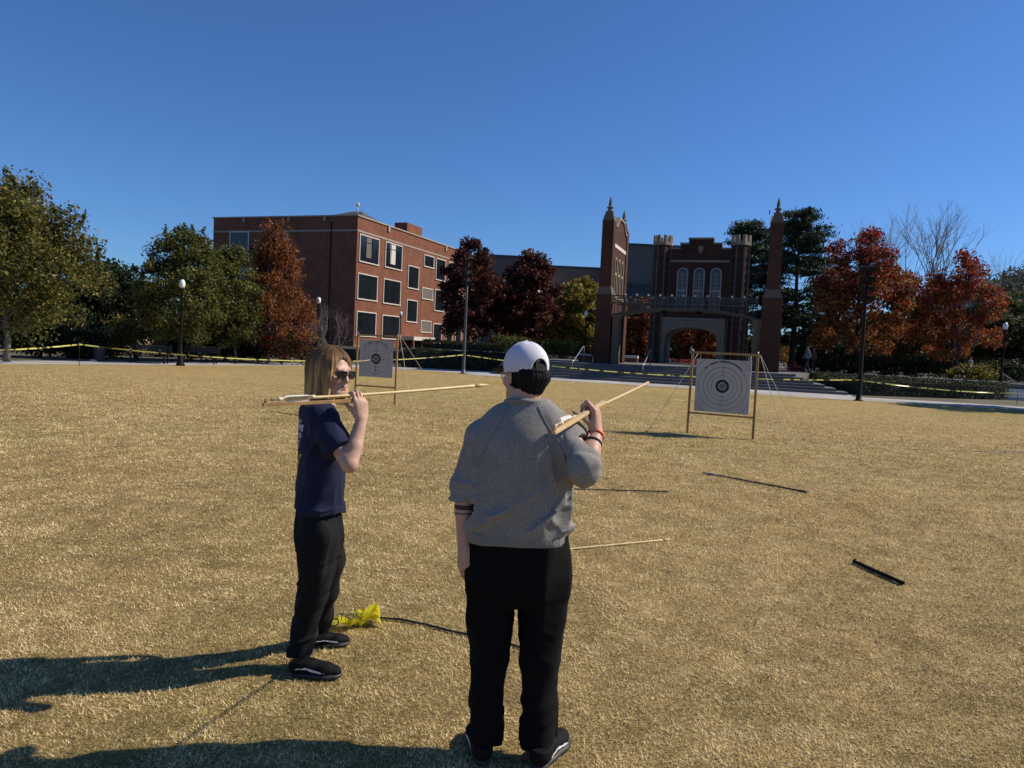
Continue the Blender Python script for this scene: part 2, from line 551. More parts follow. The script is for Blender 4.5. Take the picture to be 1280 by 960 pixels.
def head_frame(yaw, pitch=0.0, roll=0.0):
    """columns: right, forward, up"""
    fw = np.array([math.cos(yaw)*math.cos(pitch), math.sin(yaw)*math.cos(pitch), math.sin(pitch)])
    r = nrm(np.cross(fw, (0, 0, 1))); u = np.cross(r, fw)
    r, u = r*math.cos(roll) + u*math.sin(roll), u*math.cos(roll) - r*math.sin(roll)
    return np.stack([r, fw, u], 1)
def add_head(S, c, R, z=1.0):
    c = np.asarray(c, float)
    def L(x, y, q): return c + R @ (np.array([x, y, q]) * z)
    def e(p, r, k, sub=False): S.ell(L(*p), np.array(r)*z, R, k, sub)
    e((0,-.012,.028), (.076,.097,.092), .01)
    e((0,.028,-.030), (.061,.068,.080), .03)
    e((0,.044,-.082), (.046,.044,.034), .025)
    e((0,.080,-.100), (.018,.014,.014), .02)
    for s_ in (-1, 1):
        S.rc(L(s_*.062,.005,-.06), L(s_*.028,.07,-.098), .014*z, .014*z, .025)     # jaw line
        e((s_*.046,.064,-.030), (.020,.020,.016), .025)                            # cheekbone
    S.rc(L(-.036,.080,.020), L(.036,.080,.020), .012*z, .012*z, .018)               # brow
    for s_ in (-1, 1):
        e((s_*.032,.098,-.001), (.017,.014,.012), .014, True)                      # eye socket
        e((s_*.031,.080,-.002), (.0135,.0125,.0125), .003)                         # eyeball and lids
    S.rc(L(0,.094,.010), L(0,.112,-.034), .0075*z, .0115*z, .010)                  # nose
    for s_ in (-1, 1):
        e((s_*.0115,.101,-.038), (.0085,.011,.008), .006)
    S.rc(L(-.018,.088,-.0655), L(.018,.088,-.0655), .0062*z, .0062*z, .006)
    S.rc(L(0,.093,-.0650), L(0,.092,-.0660), .0070*z, .0070*z, .008)
    S.rc(L(-.015,.0875,-.0765), L(.015,.0875,-.0765), .0068*z, .0068*z, .006)
    S.rc(L(-.022,.0965,-.0705), L(.022,.0965,-.0705), .0020*z, .0020*z, .003, sub=True)
    for s_ in (-1, 1):                                                              # ears
        RR = R @ np.array([[math.cos(.35*s_), math.sin(.35*s_)*-1, 0], [math.sin(.35*s_), math.cos(.35*s_), 0], [0,0,1]])
        S.ell(L(s_*.080,-.012,-.010), np.array((.007,.019,.031))*z, RR, .006)
        S.ell(L(s_*.087,-.008,-.006), np.array((.006,.010,.017))*z, RR, .004, True)
    return L
# ------------------------------------------------------------------ ground, lawn, path, plaza
GA = math.radians(-18.5)                      # the campus grid is turned against the view
GU = Vector((math.cos(GA), math.sin(GA), 0)); GV = Vector((-math.sin(GA), math.cos(GA), 0))
GO = Vector((10.35, 45.45, 0))
PZ = 0.88                                     # plaza height
def G(u, v, z=0):
    return GO + GU * u + GV * v + Vector((0, 0, z))

def lawn_mat():
    m, t, b = new_mat('dormant_turf')
    tc = N(t, 'ShaderNodeTexCoord')
    o = tc.outputs['Object']
    def nz(s, d=6.0, r=.65, st=None):
        n = N(t, 'ShaderNodeTexNoise', i_Scale=s, i_Detail=d, i_Roughness=r)
        if st:
            mp = N(t, 'ShaderNodeMapping'); mp.inputs['Scale'].default_value = st
            t.links.new(o, mp.inputs[0]); t.links.new(mp.outputs[0], n.inputs['Vector'])
        else:
            t.links.new(o, n.inputs['Vector'])
        return n
    fine = nz(38, 8, .78)
    r1 = ramp(t, [(.30, (.15,.104,.045)), (.45, (.35,.25,.105)), (.56, (.52,.39,.175)), (.72, (.78,.62,.33))])
    t.links.new(fine.outputs[0], r1.inputs[0])
    mid = nz(2.6, 8, .78, (1, .6, 1))
    r2 = ramp(t, [(.32, (.60,.60,.52)), (.5, (.92,.92,.88)), (.7, (1.22,1.18,1.12))])
    t.links.new(mid.outputs[0], r2.inputs[0])
    mx = N(t, 'ShaderNodeMixRGB', blend_type='MULTIPLY', i_0=1.0)
    t.links.new(r1.outputs[0], mx.inputs[1]); t.links.new(r2.outputs[0], mx.inputs[2])
    big = nz(.13, 4, .6)
    r3 = ramp(t, [(.35, (.86,.92,.8)), (.5, (1,1,1)), (.66, (1.1,1.03,.98))])
    t.links.new(big.outputs[0], r3.inputs[0])
    m2 = N(t, 'ShaderNodeMixRGB', blend_type='MULTIPLY', i_0=1.0)
    t.links.new(mx.outputs[0], m2.inputs[1]); t.links.new(r3.outputs[0], m2.inputs[2])
    t.links.new(m2.outputs[0], b.inputs['Base Color'])
    b.inputs['Roughness'].default_value = 1.0
    b.inputs['Specular IOR Level'].default_value = 0.1
    hb = nz(60, 6, .7)
    bp = N(t, 'ShaderNodeBump', i_Strength=1.0, i_Distance=0.03)
    t.links.new(hb.outputs[0], bp.inputs['Height'])
    t.links.new(bp.outputs[0], b.inputs['Normal'])
    return m
M['turf'] = lawn_mat()
M['far_ground'] = plain('far_ground', (.10,.085,.05), 1.0, .35, .4, .5, 6)

g = MB(); R_ = 900
g.add([(-R_,-R_,-.012),(R_,-R_,-.012),(R_,R_,-.012),(-R_,R_,-.012)], [(0,1,2,3)])
tag(g.build('ground', M['far_ground']), kind='structure')

# lawn edge measured on the photograph, then closed behind the viewer
edge = [(-26,8),(-25.5,18),(-23.3,25),(-20.4,29.8),(-16.9,35),(-11.7,42),(-6.4,43.6),(-.9,41.4),(6.4,38.4),(9.2,36.4),(11.8,34.0),(15.4,32.6),(21.5,31.2),(27,26),(30,18),(31,8)]
def smooth_line(p, n=6):
    p = [Vector((*q, 0)) for q in p]; out = []
    for i in range(len(p)-1):
        a, b_, c_, d = p[max(i-1,0)], p[i], p[i+1], p[min(i+2,len(p)-1)]
        for k in range(n):
            s = k / n
            out.append(.5*((2*b_) + (c_-a)*s + (2*a-5*b_+4*c_-d)*s*s + (-a+3*b_-3*c_+d)*s**3))
    return out + [p[-1]]
E = smooth_line(edge)
lm = MB(); c0 = (0, 6, 0)
rim = E + [V(26,-12,0), V(0,-20,0), V(-24,-12,0)]
lm.add([c0] + rim, [(0, i+1, (i+1) % len(rim) + 1) for i in range(len(rim))])
lo_ = lm.build('lawn', M['turf'])
for p in lo_.data.polygons:
    if p.normal.z < 0: p.flip()
tag(lo_, kind='structure')

# path along the lawn edge, a little proud of it
pm = MB(); vsx = []
nE = len(E)
for i, p in enumerate(E):
    d = (E[min(i+1,nE-1)] - E[max(i-1,0)]).normalized()
    nr = Vector((-d.y, d.x, 0))
    w_ = 3.2 + 2.4 * math.exp(-((p.x + 2) / 9)**2)
    vsx += [p + Vector((0,0,.004)) - nr*.02, p + nr * w_ + Vector((0,0,.004))]
pm.add(vsx, [(2*i, 2*i+2, 2*i+3, 2*i+1) for i in range(nE-1)])
def path_mat():
    m, t, b = new_mat('path_concrete')
    tc = N(t, 'ShaderNodeTexCoord')
    nz = N(t, 'ShaderNodeTexNoise', i_Scale=.5, i_Detail=6.0)
    t.links.new(tc.outputs['Object'], nz.inputs['Vector'])
    r = ramp(t, [(.3, (.30,.285,.265)), (.7, (.46,.44,.41))])
    t.links.new(nz.outputs[0], r.inputs[0])
    br = N(t, 'ShaderNodeTexBrick', offset=0.0)
    br.inputs['Color1'].default_value = br.inputs['Color2'].default_value = (1,1,1,1)
    br.inputs['Mortar'].default_value = (.5,.5,.5,1)
    br.inputs['Scale'].default_value = 1; br.inputs['Brick Width'].default_value = 1.5
    br.inputs['Row Height'].default_value = 1.5; br.inputs['Mortar Size'].default_value = .02
    mp = N(t, 'ShaderNodeMapping'); mp.inputs['Rotation'].default_value = (0,0,-GA)
    t.links.new(tc.outputs['Object'], mp.inputs[0]); t.links.new(mp.outputs[0], br.inputs['Vector'])
    mx = N(t, 'ShaderNodeMixRGB', blend_type='MULTIPLY', i_0=.8)
    t.links.new(r.outputs[0], mx.inputs[1]); t.links.new(br.outputs[0], mx.inputs[2])
    t.links.new(mx.outputs[0], b.inputs['Base Color'])
    b.inputs['Roughness'].default_value = .9
    return m
M['path'] = path_mat()
po = pm.build('path', M['path'], fix=False)
for p in po.data.polygons:
    if p.normal.z < 0: p.flip()
tag(po, kind='structure')
# paved apron between the path and the lowest step
ap = MB()
ap.add([G(-10.6,-9.2,.008), G(9.0,-9.0,.008), G(9.2,-5.2,.008), G(-10.6,-5.2,.008)], [(0,1,2,3)])
tag(ap.build('pavement', M['path']), kind='structure')

# steps, each a solid tread
st = MB()
for k in range(6):
    u0, u1 = -10.2 - .0*k, 9.0 - .52*k
    v0 = -5.8 + .40*k
    a = [G(u0, v0), G(u1, v0), G(u1 - .3, 2.0), G(u0, 2.0)]
    zb, zt = (.0 if k == 0 else .147*k - .002), .147*(k+1)
    st.prism([(p.x, p.y) for p in a], zb, zt)
tag(st.build('steps', M['step_stone']), kind='structure')
nos = MB()
pz = MB()
pz.prism([(p.x, p.y) for p in (G(-10.2,-3.0), G(6.6,-3.0), V(18.9,46.5,0), V(28.3,42.0,0), V(32.2,40.6,0), V(60,32,0), G(60,60), G(-10.2,60))], -.01, PZ)
tag(pz.build('terrace', M['step_stone']), kind='structure')
pz = MB()
pz.prism([(p.x, p.y) for p in (G(-48,3.5), G(-10.21,3.5), G(-10.21,60), G(-48,60))], -.01, PZ-.01)
tag(pz.build('planted_terrace', M['soil']), kind='structure')
bd = MB()      # planted ground around the plaza
bd.add([G(-48,16,PZ+.006), G(-6.4,16,PZ+.006), G(-6.4,60,PZ+.006), G(-48,60,PZ+.006)], [(0,1,2,3)])
bd.add([G(7.6,3.2,PZ+.006), G(44,6,PZ+.006), G(44,60,PZ+.006), G(7.6,60,PZ+.006)], [(0,1,2,3)])
tag(bd.build('planting_ground', M['soil']), kind='structure')
mu = MB()
mu.add([G(8.2,4.2,PZ+.012), G(16,4.4,PZ+.012), G(16,11,PZ+.012), G(8.2,11,PZ+.012)], [(0,1,2,3)])
tag(mu.build('bark_mulch', M['mulch_red']), kind='structure')
hl = MB()
hl.add([(-900,420,0),(-420,420,14),(-160,430,20),(60,440,12),(260,430,17),(520,420,22),(900,420,6),(900,420,-1),(-900,420,-1)], [(0,1,2,3,4,5,6,7,8)])
hl.add([(-900,420,0),(-420,420,14),(-160,430,20),(60,440,12),(260,430,17),(520,420,22),(900,420,6),(900,560,-1),(-900,560,-1)],
       [(0,1,8),(1,2,8),(2,3,8),(3,4,7,8),(4,5,7),(5,6,7)])
tag(hl.build('hills', M['far_ground']), kind='structure')

# ------------------------------------------------------------------ brick classroom building
bx = pix(441.5, 437, 78.0)
BA = math.radians(-19.5)
BU = Vector((math.cos(BA), math.sin(BA), 0)); BV = Vector((-math.sin(BA), math.cos(BA), 0))
B0 = Vector((bx.x, bx.y, 0.0))
def BL(p):
    d = p - B0
    return d.dot(BU), d.dot(BV), d.z
H_B = BL(pix(441.5, 268, 78.0))[2]
bb = empty('classroom_building', B0, 'three storey red brick building with white framed windows and flat roof', 'building', rz=BA)
LEN_R, LEN_L = 44.0, 18.9
m = MB(); m.box((-LEN_L, 0, -.3), (0, LEN_R, H_B - .14))
m.build('wall', M['brick_red'], bb, True)
m = MB()
for lo_, hi_ in [((-LEN_L-.12,-.12,H_B-.14),(.12,.35,H_B)), ((-.35,.352,H_B-.14),(.12,LEN_R+.12,H_B)), ((-LEN_L-.12,.352,H_B-.14),(-LEN_L+.35,LEN_R+.12,H_B))]:
    m.box(lo_, hi_)
m.build('coping', M['stone_mid'], bb, True)
zc = BL(hit(441.5, 240+184/4, B0, BU))[2]
m = MB(); m.box((-LEN_L, -.05, zc-.10), (.05, -.002, zc+.07)); m.box((.002, .0, zc-.10), (.052, LEN_R, zc+.07))
m.build('string_course', M['stone_mid'], bb, True)
m = MB(); m.box((.002, .0, -.3), (.042, 6.0, 1.0))
m.build('plinth', M['stone'], bb, True)
m = MB(); m.box((-LEN_L+.4, .4, H_B-.25), (-.4, LEN_R-.4, H_B-.22)); m.build('roof', M['roof_dark'], bb, True)
def window(face, s0, s1, z0, z1, nm=2, transom=True, blind=None):
    """face 'R' (lit side, plane x=0) or 'F' (shaded side, plane y=0)"""
    def q(s, dp, z): return (dp, s, z) if face == 'R' else (s, -dp, z)
    def bx_(mb, s0, s1, d0, d1, z0, z1):
        a, b_ = q(s0, d0, z0), q(s1, d1, z1)
        mb.box(tuple(min(i,j) for i,j in zip(a,b_)), tuple(max(i,j) for i,j in zip(a,b_)))
    t_ = .11
    mb = MB()
    bx_(mb, s0, s0+t_, .003, .09, z0, z1); bx_(mb, s1-t_, s1, .003, .09, z0, z1)
    bx_(mb, s0+t_, s1-t_, .003, .09, z1-t_, z1); bx_(mb, s0-.06, s1+.06, .003, .13, z0-.12, z0)
    w_ = mb.build('window', M['white_frame'], bb, True)
    mb = MB(); bx_(mb, s0+t_, s1-t_, .004, .02, z0, z1-t_)
    mb.build('pane', M['glass'], w_, True)
    mb = MB()
    ww = (s1 - s0 - 2*t_)
    for i in range(1, nm+1):
        s = s0 + t_ + ww*i/(nm+1)
        bx_(mb, s-.035, s+.035, .022, .05, z0, z1-t_)
    if transom:
        zt = z0 + (z1-z0)*.74
        bx_(mb, s0+t_, s1-t_, .0225, .0495, zt-.03, zt+.03)
    mb.build('mullion', M['black_metal'], w_, True)
    if blind:
        mb = MB(); s = s0 + t_ + ww*blind[0]; e = s0 + t_ + ww*blind[1]
        bx_(mb, s, e, .0205, .0215, z0 + .3*(z1-z0)*blind[2], z1-t_-.02)
        mb.build('blind', M['white_frame'] if blind[3] else M['grey_panel'], w_, True)
def wR(zx0, zx1, zt, zb, **k):
    a = BL(hit(240+zx0/4, 240+zt/4, B0, BU)); b_ = BL(hit(240+zx0/4, 240+zb/4, B0, BU)); c_ = BL(hit(240+zx1/4, 240+zt/4, B0, BU))
    window('R', a[1], c_[1], b_[2], a[2], **k)
    return a[1], c_[1], b_[2], a[2]
r1 = wR(838, 937, 207, 343, nm=2, blind=(.33,.62,.6,False))
wR(967, 1052, 245, 372, nm=2, blind=(.3,.62,.5,True))
r2 = wR(828, 928, 402, 530); wR(957, 1044, 430, 552)
r3 = wR(822, 920, 593, 716); wR(950, 1038, 612, 730)
wR(1080, 1135, 364, 476, nm=1); wR(1073, 1127, 535, 645, nm=1)
d1 = wR(1160, 1210, 310, 368, nm=0, transom=False); e1 = wR(1220, 1268, 328, 435, nm=1)
d2 = wR(1150, 1203, 475, 530, nm=0, transom=False, blind=(.02,.98,.1,False)); d3 = wR(1143, 1195, 640, 697, nm=0, transom=False, blind=(.02,.98,.1,False))
e3 = wR(1205, 1248, 655, 752, nm=1)
window('R', e1[0], e1[1], e1[2]-4.05, e1[3]-4.05, nm=1)
w0 = e1[1] + 1.0
for k in range(6):
    s0 = w0 + 3.1*k
    if s0 + 2.1 > LEN_R - .5: break
    for dz in (0, -4.05, -8.1):
        window('R', s0, s0+2.1, e1[2]+dz, e1[3]+dz, nm=2)
def wF(zx0, zx1, zt, zb):
    a = BL(hit(240+zx1/4, 240+zt/4, B0, BV)); b_ = BL(hit(240+zx1/4, 240+zb/4, B0, BV)); c_ = BL(hit(240+zx0/4, 240+zt/4, B0, BV))
    window('F', c_[0], a[0], b_[2], a[2], nm=0, transom=False)
    return c_[0], a[0], b_[2], a[2]
f1 = wF(382, 482, 195, 322); f2 = wF(378, 478, 385, 505)
window('F', f1[0]-5.2, f1[1]-5.2, f1[2], f1[3], nm=0, transom=False); window('F', f2[0]-5.2, f2[1]-5.2, f2[2], f2[3], nm=0, transom=False)
# entrance with a white canopy
a = BL(hit(502.5, 420, B0, BU)); c_ = BL(hit(530, 422, B0, BU)); zt_ = a[2]
m = MB(); m.box((.004, a[1], zt_-.45), (1.6, c_[1], zt_)); m.build('canopy', M['white_frame'], bb, True)
m = MB(); m.box((1.25, a[1]+.15, -.2), (1.5, a[1]+.4, zt_-.452)); m.build('canopy_post', M['brick_red'], bb, True)
m = MB(); m.box((1.25, c_[1]-.5, -.2), (1.5, c_[1]-.2, zt_-.452)); m.build('canopy_post', M['brick_red'], bb, True)
m = MB(); m.box((.004, a[1]+.9, -.2), (.05, c_[1]-1.2, zt_-.6)); m.build('door', M['glass'], bb, True)
# roof things
m = MB(); q = BL(hit(511, 290, B0 + BU*-3.0, BU)); m.box((-4.2, q[1]-1.6, H_B-.25), (-2.4, q[1]+2.6, H_B+1.9)); m.build('chimney', M['brick_red'], bb, True)
m = MB(); m.add([(-17,6,H_B-.2),(-3,6,H_B-.2),(-3,20,H_B-.2),(-17,20,H_B-.2),(-9,13,H_B+2.9),(-7.5,13,H_B+2.9)], [(0,1,5,4),(1,2,5),(2,3,4,5),(3,0,4)])
m.build('hip_roof', M['roof_dark'], bb, True)
m = MB(); m.tube([(-.6,.9,H_B-.02),(-.6,.9,H_B+1.1)], .05, 6); m.lathe((-.6,.9,H_B+1.0), [(.06,0),(.2,.1),(.2,.35),(.06,.45)], 8); m.build('vent_pipe', M['white_frame'], bb, True)
for s in (-4.0, -8.6, -14.6):
    m = MB(); m.box((s-.15,-.16,H_B-.62), (s+.15,-.125,H_B-.05)); m.build('scupper', M['stone_mid'], bb, True)
for s in (6.5, 22.0):
    m = MB(); m.box((.125,s-.2,H_B-.75), (.16,s+.2,H_B-.05)); m.build('scupper', M['stone_mid'], bb, True)
m = MB(); m.tube([(-3.2,-.06,0),(-3.2,-.06,H_B-.7)], .06, 6); m.build('downpipe', M['black_metal'], bb, True)

# ------------------------------------------------------------------ grey concert hall far behind, in blocks
def px_box(x0, x1, ytop, Y, deep, base=0.0):
    a = pix(x0, ytop, Y); b_ = pix(x1, ytop, Y)
    return a.x, b_.x, (a.z + b_.z) / 2
hall = empty('concert_hall', (6, 118, 0), 'plain grey windowless hall of stepped blocks behind the brick gate', 'building')
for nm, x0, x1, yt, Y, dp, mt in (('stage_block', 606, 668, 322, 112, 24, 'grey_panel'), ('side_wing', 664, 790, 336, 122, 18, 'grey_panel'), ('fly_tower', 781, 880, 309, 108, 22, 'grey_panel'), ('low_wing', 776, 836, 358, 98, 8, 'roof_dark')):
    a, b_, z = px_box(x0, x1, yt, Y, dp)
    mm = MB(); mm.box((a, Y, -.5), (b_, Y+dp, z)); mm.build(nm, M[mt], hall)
    mm = MB(); mm.box((a-.1, Y-.1, z), (b_+.1, Y+dp+.1, z+.35)); mm.build('roof_edge', M['roof_dark'], hall)
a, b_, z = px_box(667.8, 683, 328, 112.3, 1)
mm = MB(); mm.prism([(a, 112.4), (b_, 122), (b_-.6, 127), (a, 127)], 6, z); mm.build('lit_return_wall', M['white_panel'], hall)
sb = empty('tan_building', (-28, 60, 0), 'low tan stucco building half hidden by the left trees', 'building')
a, b_, z = px_box(70, 140, 385, 58, 6)
mm = MB(); mm.box((a-2, 58, -.2), (b_+1, 66, z)); mm.build('wall', M['tan_wall'], sb)
mm = MB(); mm.box((a-2.4, 57.6, z), (b_+1.4, 66.4, z+.3)); mm.build('roof', M['roof_dark'], sb)
a, b_, z2 = px_box(100, 118, 421, 57.9, 6)
mm = MB(); mm.box((a-.2, 57.3, -.2), (b_+.2, 57.98, z2-1.2)); mm.build('garage_door', M['glass'], sb)
rb = empty('flat_building', (60, 95, 0), 'low grey flat roofed building behind the right hand trees', 'building')
a, b_, z = px_box(1222, 1330, 377, 92, 6)
mm = MB(); mm.box((a, 92, -.2), (b_, 104, z)); mm.build('wall', M['concrete'], rb)
mm = MB(); mm.box((a-.3, 91.7, z), (b_+.3, 104.3, z+.5)); mm.build('roof', M['roof_dark'], rb)

# ------------------------------------------------------------------ the gate: two towers, a footbridge, a gatehouse
def gate_empty(name, u, v, label, cat, group=None):
    return empty(name, G(u, v, PZ), label, cat, group, GA)
FIN = [(.20,0),(.34,.05),(.34,.16),(.20,.20),(.17,.34),(.30,.40),(.30,.46),(.13,.52),(.16,.72),(.11,.95),(.06,1.15),(.015,1.3)]
def pier(mb_b, mb_s, mb_t, x, y, wl, wu, zo, ztop, dl, du):
    """buttressed pier: lower stage, sloped offset, upper stage"""
    mb_b.box((x-wl/2, y-dl/2, -.02), (x+wl/2, y+dl/2, zo))
    lo_ = [(x-wl/2,y-dl/2),(x+wl/2,y-dl/2),(x+wl/2,y+dl/2),(x-wl/2,y+dl/2)]
    up = [(x-wu/2,y-du/2),(x+wu/2,y-du/2),(x+wu/2,y+du/2),(x-wu/2,y+du/2)]
    mb_s.add([(*p,zo) for p in lo_] + [(*p,zo+.5) for p in up], [(0,1,5,4),(1,2,6,5),(2,3,7,6),(3,0,4,7),(4,5,6,7),(3,2,1,0)])
    mb_b.box((x-wu/2, y-du/2, zo+.5), (x+wu/2, y+du/2, ztop))
    c_ = [(x-.22,y-.22),(x+.22,y-.22),(x+.22,y+.22),(x-.22,y+.22)]
    mb_t.add([(*p,ztop) for p in up] + [(*p,ztop+.55) for p in c_], [(0,1,5,4),(1,2,6,5),(2,3,7,6),(3,0,4,7),(4,5,6,7),(3,2,1,0)])
def tower(sgn, label):
    r = gate_empty('gate_tower', sgn*5.05 + (.2 if sgn < 0 else .12), 0, label, 'tower', 'gate towers')
    b_ = MB()
    for y, wl, wu, zt in ((-.2, .98 if sgn < 0 else 1.15, .74, 9.0), (4.7, .98, .72, 9.05)):
        s_, t_ = MB(), MB(); zt -= .25 if sgn > 0 else 0
        pier(b_, s_, t_, 0, y, wl, wu, 4.35, zt, wl, wu)
        s_.build('buttress_cap', M['stone_brown'], r, True); t_.build('pier_cap', M['stone_brown'], r, True)
        f = MB(); f.lathe((0, y, zt+.5), [(a*.72, h*.80) for a, h in FIN], 12); f.build('finial', M['stone_brown'], r, True)
    b_.extr([(.18,-.02),(4.32,-.02),(4.32,8.75),(3.85,8.75),(3.0,9.4),(1.5,9.4),(.65,8.75),(.18,8.75)], 'x', -.3, .3)
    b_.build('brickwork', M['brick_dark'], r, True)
    s_ = MB()
    for p, q in (((.2,8.8),(.65,8.8)),((.65,8.8),(1.5,9.45)),((1.5,9.45),(3.0,9.45)),((3.0,9.45),(3.85,8.8)),((3.85,8.8),(4.3,8.8))):
        s_.bar((0,p[0],p[1]), (0,q[0],q[1]), .78, .14)
    s_.build('gable_coping', M['stone'], r, True)
    s_ = MB(); s_.box((-.34, .24, 7.45), (.34, 4.28, 7.68)); s_.build('stone_band', M['stone_pale'], r, True)
    s_ = MB(); s_.box((-.36, .24, 4.2), (.36, 4.28, 4.42)); s_.build('stone_sill', M['stone'], r, True)
    for k in range(3):
        y0 = .62 + 1.15*k
        w_ = MB(); x1 = .36
        for sx in (-1, 1):
            xa, xb = sorted((sx*.302, sx*x1))
            w_.box((xa, y0, 4.5), (xb, y0+.12, 6.55)); w_.box((xa, y0+.62, 4.5), (xb, y0+.74, 6.55))
            w_.box((xa, y0+.12, 5.72), (xb, y0+.62, 5.88))
            pts = [(y0+.37+.37*math.cos(t), 6.55+.33*math.sin(t)) for t in np.linspace(math.pi, 0, 9)]
            inn = [(y0+.37+.25*math.cos(t), 6.55+.22*math.sin(t)) for t in np.linspace(0, math.pi, 9)]
            w_.extr(pts + inn, 'x', xa, xb)
        wo_ = w_.build('window', M['stone'], r, True)
        p_ = MB()
        for sx in (-1, 1):
            xa, xb = sorted((sx*.302, sx*.318))
            p_.extr([(y0+.12,4.5),(y0+.62,4.5)] + [(y0+.37+.25*math.cos(t), 6.55+.22*math.sin(t)) for t in np.linspace(0, math.pi, 9)], 'x', xa, xb)
        p_.build('pane', M['glass'], wo_, True)
    pl = MB(); sx = -sgn
    pl.box((min(sx*.58, sx*1.0), -.5, -.02), (max(sx*.58, sx*1.0), .35, 3.05)); pl.box((min(sx*.56, sx*1.06), -.56, 2.85), (max(sx*.56, sx*1.06), .41, 3.10))
    pl.build('bridge_pillar', M['stone_brown'], r, True)
    return r
tower(-1, 'tall slim brick gate tower left of the footbridge, windows on its sunlit inner face')
tower(1, 'tall slim brick gate tower right of the footbridge, seen dark and edge on')

br = gate_empty('footbridge', 0, 0, 'arched metal footbridge with barred railing joining the two brick gate towers', 'bridge')
U0, U1 = -4.40, 4.40
def soff(u): return 2.98 + .52*(1 - (abs(u)/4.4)**2.2)
us = np.linspace(U0, U1, 25)
for y in (-.25, 1.55):
    m = MB()
    m.extr([(u, soff(u)) for u in us] + [(u, soff(u)+.16) for u in us[::-1]], 'y', y-.06, y+.06)
    m.build('arched_beam', M['bridge_metal'], br, True)
    m = MB()
    m.bar((U0,y,4.30), (U1,y,4.30), .10, .08); m.bar((U0,y,4.14), (U1,y,4.14), .05, .04); m.bar((U0,y,3.86), (U1,y,3.86), .08, .07)
    m.build('railing', M['bridge_metal'], br, True)
    m = MB()
    for u in np.linspace(U0+.05, U1-.05, 66):
        m.box((u-.014, y-.014, soff(u)+.162), (u+.014, y+.014, 4.26))
    m.build('baluster', M['bridge_metal'], br, True)
    for u in np.linspace(U0+.1, U1-.1, 13):
        m = MB(); m.box((u-.05, y-.05, 4.342), (u+.05, y+.05, 4.45)); m.build('rail_cap', M['concrete_pale'], br, True)
m = MB()
m.extr([(u, soff(u)+.02) for u in us] + [(u, soff(u)+.12) for u in us[::-1]], 'y', -.18, 1.48)
m.build('deck', M['bridge_metal'], br, True)
for u in (-1.2, .9):
    m = MB(); m.lathe((u, .6, soff(u)-.14), [(.05,0),(.2,.02),(.22,.1),(.1,.14)], 12); m.build('downlight', M['black_metal'], br, True)

gh = gate_empty('gatehouse', -.36, 15.0, 'broad dark brick gatehouse with twin crenellated turrets and pointed stone arch', 'gatehouse')
gh.scale = (.93, 1, 1)
b_, s_ = MB(), MB()
# central wall with arched opening (front at y=0, 4 m deep)
oc, ohw, osp, otop = -.42, 2.22, 1.95, 2.98
ts = np.linspace(math.pi, 0, 17)
arch = [(oc + ohw*math.cos(t), osp + (otop-osp)*math.sin(t)**.8) for t in ts]
par = [(2.5,9.35),(1.75,9.35),(1.75,9.75),(1.05,9.75),(1.05,10.15),(-1.05,10.15),(-1.05,9.75),(-1.75,9.75),(-1.75,9.35),(-2.5,9.35)]
poly = [(-2.5,0),(oc-ohw,0)] + arch + [(oc+ohw,0),(2.5,0)] + par
b_.extr([(-2.5,3.62)] + [(2.5,3.62)] + par, 'y', 0, 4)
s_.extr([(-3.0,-.02),(oc-ohw,-.02)] + arch + [(oc+ohw,-.02),(2.4,-.02),(2.4,3.6),(-3.0,3.6)], 'y', -.12, 4.0)
big = [(oc + (ohw+.32)*math.cos(t), osp + (otop-osp+.3)*math.sin(t)**.8) for t in ts]
s_.extr([(oc-ohw-.32,-.02)] + big + [(oc+ohw+.32,-.02),(oc+ohw+.05,-.02)] + [(oc+(ohw+.05)*math.cos(t), osp+(otop-osp+.05)*math.sin(t)**.8) for t in ts[::-1]] + [(oc-ohw-.05,-.02)], 'y', -.2, -.122)
s_.box((-3.02,-.18,3.6), (2.44,-.002,3.8))
s_.build('arch_surround', M['stone'], gh, True); s_ = MB(); s_.box((-2.5,-.08,8.3), (2.5,-.003,8.48)); s_.build('stone_band', M['stone'], gh, True); s_ = MB()
for x0, x1, z in ((-2.5,-1.75,9.35),(-1.75,-1.05,9.75),(-1.05,1.05,10.15),(1.05,1.75,9.75),(1.75,2.5,9.35)):
    s_.box((x0-.04,-.12,z), (x1+.04,.5,z+.14))
s_.build('parapet_coping', M['stone'], gh, True); s_ = MB(); s_.lathe((0,-.03,9.0), [(.02,0),(.2,.2),(.26,.45),(.2,.6),(.02,.62)], 6)
for tx in (-3.35, 3.32):
    def octo(r): return [(tx + r*math.cos(math.pi/8 + k*math.pi/4), .55 + r*math.sin(math.pi/8 + k*math.pi/4)) for k in range(8)]
    b_.prism(octo(.80), -.02, 9.7)
    t_ = MB(); t_.prism(octo(.88), 9.7, 9.98)
    oo = octo(.88)
    for k in range(8):
        p, q = Vector((*oo[k],0)), Vector((*oo[(k+1)%8],0))
        for f0, f1 in ((0,.28),(.72,1)):
            i0, i1 = p.lerp(q, f0), p.lerp(q, f1); ce = Vector((tx,.55,0))
            j0, j1 = i0.lerp(ce,.25), i1.lerp(ce,.25)
            t_.prism([(i0.x,i0.y),(i1.x,i1.y),(j1.x,j1.y),(j0.x,j0.y)], 9.98, 10.5)
    t_.build('battlement', M['stone'], gh, True)
    for k, p in enumerate(octo(.805)):     # toothed quoin strips on the corners
        if p[1] > .7: continue
        q_ = MB()
        for z in np.arange(0, 9.6, .32):
            ww = .085 if int(z/.32) % 2 else .055
            q_.box((p[0]-ww, p[1]-ww, z), (p[0]+ww, p[1]+ww, z+.315))
        q_.build('quoin_strip', M['stone_brown'], gh, True)
